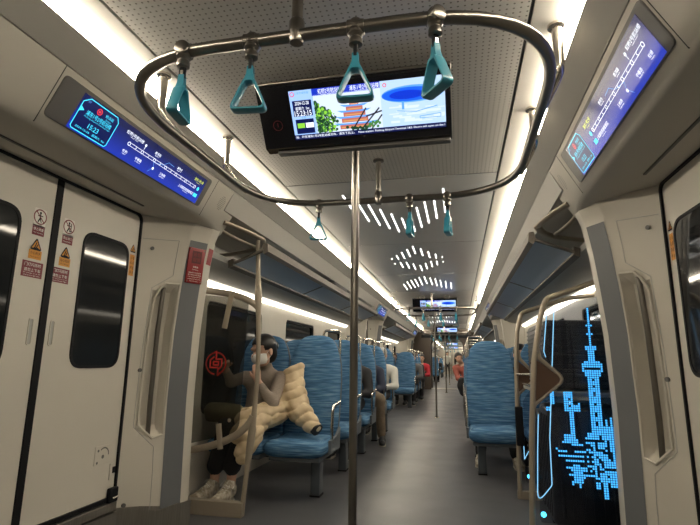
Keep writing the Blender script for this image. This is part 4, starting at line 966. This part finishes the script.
# ------------------------------------------------------------------ figures: smooth unions of limbs turned into one surface
def _cap(P, a, b, ra, rb):
    a = np.array(a, np.float32); b = np.array(b, np.float32); ba = b-a; L = float(ba@ba)+1e-9
    t = np.clip(((P-a)@ba)/L, 0, 1); return np.linalg.norm(P-a-t[..., None]*ba, axis=-1)-(ra+(rb-ra)*t)
def _ell(P, c, r, Rm):
    q = (P-np.array(c, np.float32))
    if Rm is not None: q = q@np.array(Rm, np.float32)
    r = np.array(r, np.float32); k0 = np.linalg.norm(q/r, axis=-1); k1 = np.linalg.norm(q/(r*r), axis=-1)+1e-6
    return k0*(k0-1)/k1
def C_(a, b, ra, rb, m=0, k=None): return ('c', (a, b, ra, rb), m, k)
def E_(c, r, m=0, R=None, k=None): return ('e', (c, r, R), m, k)
def blob(name, prims, mats, res, k=.03, parent=None, loc=None, cut=None, ridge=None, label=None):
    lo = np.full(3, 1e9); hi = -lo; bbs = []
    for typ, a, m, kk in prims:
        if typ == 'c': pts = np.array([a[0], a[1]]); r = max(a[2], a[3]); l, h = pts.min(0)-r, pts.max(0)+r
        else: r = max(a[1]) if a[2] is not None else np.array(a[1]); l, h = np.array(a[0])-r, np.array(a[0])+r
        bbs.append((l, h)); lo = np.minimum(lo, l); hi = np.maximum(hi, h)
    lo -= 3*res; hi += 3*res; n = np.ceil((hi-lo)/res).astype(int)+1
    D = np.full(n, .12, np.float32); D0 = np.full(n, 9., np.float32); Mt = np.zeros(n, np.int16)
    ax = [lo[i]+res*np.arange(n[i]) for i in range(3)]
    for (typ, a, m, kk), (l, h) in zip(prims, bbs):
        kk = k if kk is None else kk; pad = kk+3*res
        i0 = np.maximum(np.floor((l-pad-lo)/res).astype(int), 0); i1 = np.minimum(np.ceil((h+pad-lo)/res).astype(int)+1, n)
        sl = tuple(slice(i0[j], i1[j]) for j in range(3))
        P = np.stack(np.meshgrid(*[ax[j][sl[j]] for j in range(3)], indexing='ij'), -1).astype(np.float32)
        d = _cap(P, *a) if typ == 'c' else _ell(P, *a)
        o = D[sl]; hh = np.maximum(kk-np.abs(o-d), 0)/kk; D[sl] = np.minimum(o, d)-hh*hh*kk*.25
        q = D0[sl]; w = d < q; q[w] = d[w]; Mt[sl][w] = m
    if ridge or cut:
        P = np.stack(np.meshgrid(*ax, indexing='ij'), -1).astype(np.float32)
        if ridge: D = D+ridge(P).astype(np.float32)
        if cut: D = np.maximum(D, cut(P).astype(np.float32))
    inside = D < 0
    # naive surface nets
    cs = np.zeros(n-1, np.int8)
    for i in (0,1):
        for j in (0,1):
            for q in (0,1): cs += inside[i:n[0]-1+i, j:n[1]-1+j, q:n[2]-1+q]
    act = (cs > 0) & (cs < 8); idx = np.full(n-1, -1, np.int64); cells = np.argwhere(act); idx[act] = np.arange(len(cells))
    acc = np.zeros((len(cells), 3)); cnt = np.zeros(len(cells)); x, y, z = cells.T
    corners = [(i,j,q) for i in (0,1) for j in (0,1) for q in (0,1)]
    for A in corners:
        for ax_ in range(3):
            if A[ax_]: continue
            B = list(A); B[ax_] = 1
            da = D[x+A[0], y+A[1], z+A[2]]; db = D[x+B[0], y+B[1], z+B[2]]; cr = (da < 0) != (db < 0)
            t = np.where(cr, da/np.where(np.abs(da-db) < 1e-9, 1, da-db), 0)
            p = np.array(A, float)[None].repeat(len(cells), 0); p[:, ax_] += t; acc[cr] += p[cr]; cnt[cr] += 1
    V = lo+res*(cells+acc/np.maximum(cnt, 1)[:, None]); F = []; FM = []
    for ax_ in range(3):
        o1, o2 = (ax_+1) % 3, (ax_+2) % 3
        s0 = [slice(None)]*3; s1 = [slice(None)]*3; s0[ax_] = slice(0, -1); s1[ax_] = slice(1, None)
        a = inside[tuple(s0)]; b = inside[tuple(s1)]; ed = np.argwhere(a != b)
        ok = (ed[:, o1] > 0) & (ed[:, o2] > 0) & (ed[:, o1] < n[o1]-1) & (ed[:, o2] < n[o2]-1); ed = ed[ok]
        def at(d1, d2):
            e = ed.copy(); e[:, o1] -= d1; e[:, o2] -= d2; return idx[e[:,0], e[:,1], e[:,2]]
        q = np.stack([at(1,1), at(0,1), at(0,0), at(1,0)], 1); fl = ~a[ed[:,0], ed[:,1], ed[:,2]]; q[fl] = q[fl][:, ::-1]
        g = (q >= 0).all(1); F.append(q[g]); FM.append(Mt[ed[g][:,0], ed[g][:,1], ed[g][:,2]])
    F = np.concatenate(F); FM = np.concatenate(FM)
    # a little smoothing
    for _ in range(2):
        S = np.zeros_like(V); N = np.zeros(len(V))
        for i in range(4):
            for j in ((i+1) % 4, (i-1) % 4): np.add.at(S, F[:, i], V[F[:, j]]); np.add.at(N, F[:, i], 1)
        V = V*.5+.5*S/np.maximum(N, 1)[:, None]
    m = MB(); m.v = [tuple(p) for p in V]; m.f = [tuple(f) for f in F.tolist()]; m.mi = FM.tolist()
    return m.build(name, mats, parent, loc=loc, smooth='all', label=label)
def hand(w, d, side, R, m, curl=.5, sc=1.):
    # w wrist, d direction of the fingers, side = direction towards the thumb, R palm normal (closing side)
    w, d, side, R = [Vector(v) for v in (w, d, side, R)]; d.normalize(); side.normalize(); R.normalize(); out = []
    pc = w+d*.045*sc
    out.append(C_(w, w+d*.03*sc, .022*sc, .026*sc, m, .012)); 
    for k, o in enumerate((-.024,-.008,.008,.024)):
        b = w+d*.075*sc+side*o*sc; out.append(C_(w+d*.015*sc+side*o*.6*sc, b, .015*sc, .0115*sc, m, .010))
        L = (.052,.066,.072,.064)[k]*sc; d1 = (d*math.cos(curl*.6)+R*math.sin(curl*.6)); d2 = (d*math.cos(curl*1.7)+R*math.sin(curl*1.7))
        e = b+d1*L*.5; f = e+d2*L*.5; out += [C_(b, e, .0098*sc, .009*sc, m, .006), C_(e, f, .009*sc, .0075*sc, m, .006)]
    tb = w+d*.02*sc+side*.024*sc; t1 = tb+(d*.6+side*.75+R*.25).normalized()*.034*sc; t2 = t1+(d*.9+side*.25+R*.4).normalized()*.028*sc
    out += [C_(tb, t1, .0125*sc, .0105*sc, m, .008), C_(t1, t2, .0105*sc, .0085*sc, m, .006)]
    return out
def scaled(pr, sc):
    return [(ty, (a[0], a[1], a[2]*sc, a[3]*sc) if ty == 'c' else (a[0], tuple(np.array(a[1])*sc), a[2]), m, k) for ty, a, m, k in pr]
def headframe(c, yaw, pitch, roll=0, sc=1.):
    Rm = Matrix.Rotation(math.radians(yaw), 3, 'Z') @ Matrix.Rotation(math.radians(pitch), 3, 'X') @ Matrix.Rotation(math.radians(roll), 3, 'Y')
    c = Vector(c)
    return (lambda x, y, z: tuple(c+Rm @ (Vector((x, y, z))*sc))), [list(r) for r in Rm]
def head_prims(H, Rm, m, sc=1.):          # face towards local -y
    pr = [E_(H(0,.008,.035), (.074,.092,.085), m, Rm, .02), E_(H(0,-.022,-.035), (.058,.066,.072), m, Rm, .02), E_(H(0,-.045,-.083), (.026,.026,.022), m, Rm, .02),
        C_(H(0,-.082,.012), H(0,-.104,-.022), .009, .0135, m, .012), C_(H(-.012,-.090,-.027), H(.012,-.090,-.027), .009, .009, m, .008),
        C_(H(-.020,-.083,-.052), H(.020,-.083,-.052), .009, .009, m, .008), C_(H(-.018,-.079,-.064), H(.018,-.079,-.064), .009, .009, m, .008),
        C_(H(-.035,-.080,.030), H(.035,-.080,.030), .012, .012, m, .015),
        E_(H(.076,.008,-.004), (.010,.020,.031), m, Rm, .008), E_(H(-.076,.008,-.004), (.010,.020,.031), m, Rm, .008)]
    return scaled(pr, sc)
def hair_mesh(par, H, Rm, mt, long=.0, res=.006, bun=False, sc=1.):
    pr = [E_(H(0,.016,.045), (.084,.104,.090), 0, Rm), E_(H(0,.060,-.02), (.070,.055,.085), 0, Rm)]
    if long: pr += [E_(H(.066,.035,-.05), (.020,.045,.08+long), 0, Rm), E_(H(-.066,.035,-.05), (.020,.045,.08+long), 0, Rm)]
    if bun: pr += [E_(H(0,.115,.02), (.042,.036,.042), 0, Rm)]
    pr = scaled(pr, sc); Hi = np.array(Rm, np.float32)/sc; c = np.array(H(0,0,0), np.float32)
    def cut(P):
        q = (P-c)@Hi
        face = np.maximum(np.maximum(np.abs(q[...,0])-.064, q[...,1]+.035), q[...,2]-.068+.25*np.abs(q[...,0]))
        side = np.maximum(np.maximum(q[...,1]-(-.004), q[...,2]-.012), -1.)
        return -np.minimum(face, side)
    return blob('hair', pr, [mt], res, .015, par, cut=cut)
def eyes_mesh(par, H, Rm):
    m = []
    for sx in (-1, 1): m += [C_(H(sx*.043,-.081,.006), H(sx*.022,-.087,.004), .005, .0055, 0, .003), C_(H(sx*.050,-.080,.030), H(sx*.018,-.092,.033), .0035, .0035, 0, .003)]
    return blob('eyes_and_brows', m, ['hair'], .0035, .003, par)
def shoe(par, heel, toe, mt, sole='sole', lace=False, k=1.):
    h, t = Vector(heel), Vector(toe); d = (t-h).normalized(); sd_ = Vector((-d.y, d.x, 0)); L = (t-h).length
    p = lambda f, z, o=0.: tuple(h+d*L*f+sd_*o*k+Vector((0,0,z*k)))
    pr = [C_(p(.10,.055), p(.45,.05), .036*k, .040*k), C_(p(.45,.045), p(.86,.040), .040*k, .034*k), C_(p(.10,.085), p(.16,.105), .036*k, .037*k), C_(p(.25,.085), p(.62,.055), .034*k, .030*k), E_(p(.90,.036), (.036*k,.036*k,.026*k))]
    s = blob('shoe', pr, [mt], .006, .025, par, cut=lambda P: .012-P[..., 2]+h.z)
    q = lambda f, o: (h+d*L*f+sd_*o*k)
    out = [q(.02,.0)+sd_*.0, q(.08,.033), q(.35,.036), q(.70,.046), q(.92,.036), q(1.0,.0), q(.92,-.036), q(.70,-.046), q(.35,-.036), q(.08,-.033)]
    out = fillet([(a.x, a.y, 0) for a in out], .03, 4); m = MB(); m.prism([(a.x, a.y) for a in out], 2, h.z+.001, h.z+.024); m.build('sole', sole, s)
    if lace:
        m = MB()
        for f in (.30,.39,.48,.57): z = .118-(f-.25)*.095; m.tube([p(f,z-.010,.027), p(f+.02,z+.008,.0), p(f,z-.010,-.027)], .005, 6); m.tube([p(f,z-.008,-.026), p(f+.07,z-.008,.026)], .0045, 6)
        m.tube([p(.28,.118,.0), p(.24,.13,.035), p(.30,.105,.052), p(.36,.09,.045)], .0032, 6); m.tube([p(.28,.118,.0), p(.24,.13,-.035), p(.32,.10,-.052)], .0032, 6)
        m.build('laces', 'sticker', s)
    return s
# --- the masked woman on the window seat
def woman():
    t = thing('person', 'seated woman in taupe turtleneck and white face mask behind the left partition, hand at chin', 'person', (-1.27, 4.0, 0))
    HS = 1.10; H, Rm = headframe((-1.190, 3.97, 1.118), -26, 12, 0, HS)
    SK, TA, TR = 0, 1, 2
    nk = (-1.222, 4.095, .99)
    pr = head_prims(H, Rm, SK, HS)
    pr += [C_((-1.20,4.01,1.04), nk, .055, .058, TA, .03), C_(nk, (-1.235,4.12,.90), .058, .085, TA),
      C_((-1.235,4.13,.88), (-1.26,4.14,.72), .105, .112, TA, .05), C_((-1.33,4.12,.86), (-1.14,4.12,.87), .085, .085, TA, .05), C_((-1.26,4.14,.72), (-1.275,4.12,.56), .112, .13, TA, .05),
      C_((-1.40,4.10,.895), (-1.47,3.97,.86), .055, .046, TA), C_((-1.47,3.97,.86), (-1.455,3.83,.95), .043, .034, TA), C_((-1.455,3.83,.95), (-1.445,3.79,.975), .031, .026, SK, .012),
      C_((-1.065,4.09,.895), (-1.040,3.84,.71), .060, .050, TA), C_((-1.040,3.84,.71), (-1.125,3.80,.83), .047, .036, TA), C_((-1.125,3.80,.83), (-1.160,3.80,.885), .031, .026, SK, .012),
      C_((-1.345,4.10,.545), (-1.345,3.68,.53), .092, .070, TR, .04), C_((-1.195,4.10,.545), (-1.19,3.68,.53), .092, .070, TR, .04),
      C_((-1.345,3.68,.53), (-1.405,3.65,.25), .070, .066, TR), C_((-1.19,3.68,.53), (-1.272,3.66,.25), .070, .066, TR),
      C_((-1.405,3.655,.25), (-1.418,3.665,.10), .040, .034, SK, .01), C_((-1.272,3.665,.25), (-1.284,3.675,.10), .040, .034, SK, .01)]
    pr += hand((-1.445,3.79,.975), (.25,-.45,.35), (.7,.2,.3), (0,-.3,-.9), SK, .5)
    pr += hand((-1.160,3.80,.885), (-.25,.20,.95), (-.6,-.4,.0), (-.35,.85,.2), SK, .75)
    blob('body', pr, ['skin','taupe','trousers_black'], .0065, .03, t)
    hair_mesh(t, H, Rm, 'hair', bun=True, sc=HS); eyes_mesh(t, H, Rm)
    Hi = np.array(Rm, np.float32)/HS; c = np.array(H(0,0,0), np.float32)
    def cut(P):
        q = (P-c)@Hi; return np.maximum(np.maximum(q[...,2]-(-.006), -.088-q[...,2]), q[...,1]+.022)
    mk = blob('face_mask', scaled([E_(H(0,-.024,-.040), (.066,.078,.072), 0, Rm), E_(H(0,-.075,-.036), (.034,.040,.040), 0, Rm)], HS), ['mask'], .005, .03, t, cut=cut)
    m = MB()
    for sx in (-1, 1): m.tube([H(sx*.058,-.03,-.02), H(sx*.078,-.005,.012), H(sx*.080,.022,.0)], .002, 6); m.tube([H(sx*.056,-.03,-.07), H(sx*.076,.0,-.04), H(sx*.080,.022,-.0)], .002, 6)
    m.build('ear_loop', 'mask', mk)
    shoe(t, (-1.410,3.69,.0), (-1.482,3.44,.0), 'shoe', lace=True, k=1.14); shoe(t, (-1.278,3.70,.0), (-1.300,3.44,.0), 'shoe', lace=True, k=1.14)
    return t
woman()
rs = random.Random(2)
def chain(pts, r, n, j=.0):
    out = []; pts = [Vector(p) for p in pts]
    seg = [(b-a).length for a, b in zip(pts, pts[1:])]; tot = sum(seg)
    for k in range(n):
        d = tot*k/(n-1); i = 0
        while i < len(seg)-1 and d > seg[i]: d -= seg[i]; i += 1
        p = pts[i].lerp(pts[i+1], min(1, d/seg[i])); q = r[0]+(r[1]-r[0])*k/(n-1)
        out.append((p, q))
    return out
def coat():
    pr = []
    lap = [((-1.03,3.97,.63),(-1.06,3.84,.60),.095),((-1.05,3.90,.63),(-1.15,3.66,.585),.105),((-1.10,3.72,.58),(-1.17,3.57,.50),.095),((-1.08,3.60,.50),(-1.13,3.545,.38),.075),((-1.22,3.70,.60),(-1.13,3.60,.52),.075),((-1.13,3.55,.40),(-1.15,3.55,.335),.055)]
    for a, b, r in lap: pr.append(C_(a, b, r, r*.92))
    pr += [E_((-.925,4.12,.93), (.050,.04,.085)), C_((-1.0,4.10,.93), (-.90,4.14,.985), .050, .040), C_((-.97,4.10,.95),(-.915,4.11,.80),.050,.055)]
    sl = [(-.935,4.09,.86),(-.905,4.01,.74),(-.835,3.95,.63),(-.715,3.90,.535)]
    for a, b, r0, r1 in zip(sl, sl[1:], (.085,.098,.092), (.098,.092,.072)): pr.append(C_(a, b, r0, r1))
    pr.append(C_((-.99,4.05,.80), (-.98,3.98,.68), .055, .07))
    def ridge(P):
        f = P[...,2]*.86-P[...,0]*.42+P[...,1]*.20+.010*np.sin(P[...,0]*31+P[...,1]*17)+.006*np.sin(P[...,1]*47+P[...,2]*23)
        g = np.sin(P[...,0]*63+P[...,2]*41)*np.sin(P[...,1]*57-P[...,2]*37)
        return .016*(1-np.abs(np.sin(PI*f/.078))**.55)+.0035*g
    o = blob('puffer_jacket', pr, ['puffer'], .0065, .035, loc=(-1.05,3.8,.45), ridge=ridge)
    tag(o, 'beige puffer jacket draped over the woman lap and the next seat', 'jacket')
    MB().tube([(-.715,3.90,.535),(-.665,3.88,.505)], .056, 16, flat=(.85,1.)).build('cuff', 'jacket_black', o, smooth=True)
coat()
pr = [E_((-1.40,3.72,.645), (.14,.10,.055)), C_((-1.52,3.74,.62), (-1.27,3.71,.62), .065, .06), C_((-1.50,3.70,.67), (-1.30,3.69,.66), .035, .035), C_((-1.27,3.70,.65),(-1.20,3.66,.61), .035,.022)]
tag(blob('shoulder_bag', pr, ['olive'], .008, .04, loc=(-1.4,3.7,.6)), 'olive cloth bag on the woman lap seen through the smoked glass', 'bag')
# --- other passengers
def passenger(label, x, y, top, legs, hair='hair', lean=0., yaw=0., pitch=6., feet=None, knee=None, shoe_m='shoe_dark', res=.013, hands=True, long=.0, size=1., bag=None):
    t = thing('person', label, 'person', (x, y, 0))
    SK, TO, TR = 0, 1, 2; lx = lambda q, z: x+q+lean*max(0, z-.5)
    H, Rm = headframe((lx(0,1.12), y+.02, 1.13*size), yaw, pitch)
    pr = head_prims(H, Rm, SK)
    pr += [C_((lx(0,1.03),y+.06,1.05), (lx(0,.96),y+.08,.95), .05, .06, SK, .02), C_((lx(-.12,.9),y+.12,.90), (lx(.12,.9),y+.12,.90), .095, .095, TO), C_((lx(0,.86),y+.12,.86), (x,y+.13,.58), .135, .145, TO, .06)]
    kn = knee or [(x-.10,y-.30,.53), (x+.10,y-.30,.53)]; ft = feet or [(x-.10,y-.28,0), (x+.10,y-.28,0)]
    for s_, k_, f_ in zip((-1, 1), kn, ft):
        pr += [C_((x+s_*.09,y+.10,.55), k_, .10, .075, TR, .04), C_(k_, (f_[0],f_[1],.13), .073, .055, TR), C_((f_[0],f_[1],.13), (f_[0],f_[1],.07), .04, .036, SK, .01)]
        sh, el, wr = (lx(s_*.20,.9),y+.11,.90), (lx(s_*.25,.68),y+.02,.67), (x+s_*.09,y-.18,.66)
        pr += [C_(sh, el, .066, .055, TO), C_(el, wr, .053, .040, TO)]
        pr += hand(wr, (-s_*.3,-.8,-.15), (-s_*.8,.2,.3), (0,-.2,-1), SK, .5)
    blob('body', pr, ['skin', top, legs], res, .03, t)
    hair_mesh(t, H, Rm, hair, long, res=.009); eyes_mesh(t, H, Rm)
    for f_ in ft: shoe(t, (f_[0],f_[1]+.06,0), (f_[0]+(f_[0]-x)*.15,f_[1]-.20,0), shoe_m)
    return t
M['hair_brown'] = mat('hair_brown', (.06,.03,.018), .5); M['hair_grey'] = mat('hair_grey', (.45,.44,.42), .6)
passenger('seated person in black jacket mostly hidden behind the second left blue seat', -.86, 5.83, 'jacket_black', 'trousers_black', lean=.02)
passenger('seated person in navy jacket with khaki trousers, one leg in the aisle, left', -.84, 6.76, 'jacket_navy', 'khaki', feet=[(-.98,6.50,0), (-.56,6.50,0)], knee=[(-.97,6.44,.53), (-.57,6.40,.56)])
passenger('pale-haired seated person in white jacket, last of the nearest left rows', -.80, 7.69, 'jacket_white', 'trousers_black', hair='hair_grey', lean=.10)
passenger('person in pale sneakers seated behind the large blue seat on the right', .80, 6.0, 'jacket_grey', 'trousers_black', feet=[(.635,5.56,0), (.98,5.50,0)], knee=[(.68,5.66,.53), (.95,5.66,.53)], shoe_m='shoe')
passenger('black-haired person by the right window behind the large blue seat', 1.22, 6.02, 'jacket_black', 'trousers_black', lean=-.12)
Y2 = LROWS[0]+PITCH
passenger('black-haired person in coral top leaning into the aisle on the right', .76, Y2+.1, 'jacket_pink', 'trousers_black', lean=-.52, yaw=25, long=.03, res=.014)
passenger('seated person in grey jacket, second left row past the second doorway', -.76, Y2+.93, 'jacket_grey', 'trousers_black', lean=.10, res=.018)
passenger('seated person in black coat, third left row past the second doorway', -.78, Y2+1.86, 'jacket_black', 'trousers_black', hair='hair_brown', lean=.10, res=.018)
passenger('seated person in bright red jacket, far left past the second doorway', -.70, Y2+2.79, 'jacket_red', 'trousers_black', lean=.16, res=.018)
passenger('brown-haired person by the left window past the second doorway', -1.18, Y2+.93, 'jacket_grey', 'trousers_black', hair='hair_brown', res=.018)
passenger('distant seated person in black on the left in the next car', -.72, 26.75, 'jacket_black', 'trousers_black', lean=.15, res=.022)
def stander(label, x, y, top, legs, res=.02):
    t = thing('person', label, 'person', (x, y, 0)); H, Rm = headframe((x, y-.02, 1.54), 10, 4); pr = head_prims(H, Rm, 0)
    pr += [C_((x,y,1.46),(x,y+.01,1.36),.05,.06,0,.02), C_((x-.13,y,1.33),(x+.13,y,1.33),.085,.085,1), C_((x,y,1.28),(x,y,.98),.13,.125,1,.05)]
    for s_ in (-1, 1):
        pr += [C_((x+s_*.08,y,.93),(x+s_*.10,y,.50),.095,.065,2), C_((x+s_*.10,y,.50),(x+s_*.10,y+.02,.10),.062,.045,2), C_((x+s_*.19,y,1.32),(x+s_*.24,y+.02,1.06),.06,.048,1), C_((x+s_*.24,y+.02,1.06),(x+s_*.22,y-.12,.86),.046,.036,1)]
        pr += hand((x+s_*.22,y-.12,.86),(0,-.4,-.9),(-s_*.6,-.6,0),(-s_*.8,.2,0),0,.5)
    blob('body', pr, ['skin', top, legs], res, .03, t); hair_mesh(t, H, Rm, 'hair', res=.012)
    for s_ in (-1, 1): shoe(t, (x+s_*.10,y+.06,0), (x+s_*.11,y-.19,0), 'shoe_dark')
stander('distant standing person in pale jacket in the next car aisle', -.25, 32.0, 'jacket_white', 'trousers_black')
pr = [E_((.50,11.46,.52),(.11,.10,.12)), C_((.50,11.46,.62),(.54,11.48,.40),.09,.11)]
tag(blob('backpack', pr, ['jacket_black'], .012, .04, loc=(.52,11.46,.3)), 'black backpack held by the person in coral at the right of the aisle', 'bag')
# ------------------------------------------------------------------ camera, world, view
w = bpy.data.worlds.new('World'); SC.world = w; w.use_nodes = True
w.node_tree.nodes['Background'].inputs[0].default_value = (.02,.022,.03,1); w.node_tree.nodes['Background'].inputs[1].default_value = .2
cd = bpy.data.cameras.new('camera'); cam = bpy.data.objects.new('camera', cd); COL.objects.link(cam); SC.camera = cam
cd.sensor_width = 36.; cd.sensor_fit = 'HORIZONTAL'; cd.lens = 486./700*36; cd.clip_start = .02; cd.clip_end = 200
R_ = np.array([[0.97674,-0.03144,-0.21208],[0.21393,0.19519,0.95713],[0.01130,-0.98026,0.19739]])
mw = Matrix.Identity(4)
for i in range(3): mw[i][0] = R_[i,0]; mw[i][1] = -R_[i,1]; mw[i][2] = -R_[i,2]
mw[0][3], mw[1][3], mw[2][3] = .44, 0., 1.05
cam.matrix_world = mw
SC.view_settings.view_transform = 'Standard'; SC.view_settings.look = 'None'; SC.view_settings.gamma = 1.; SC.view_settings.use_curve_mapping = False
SC.view_settings.exposure = .62
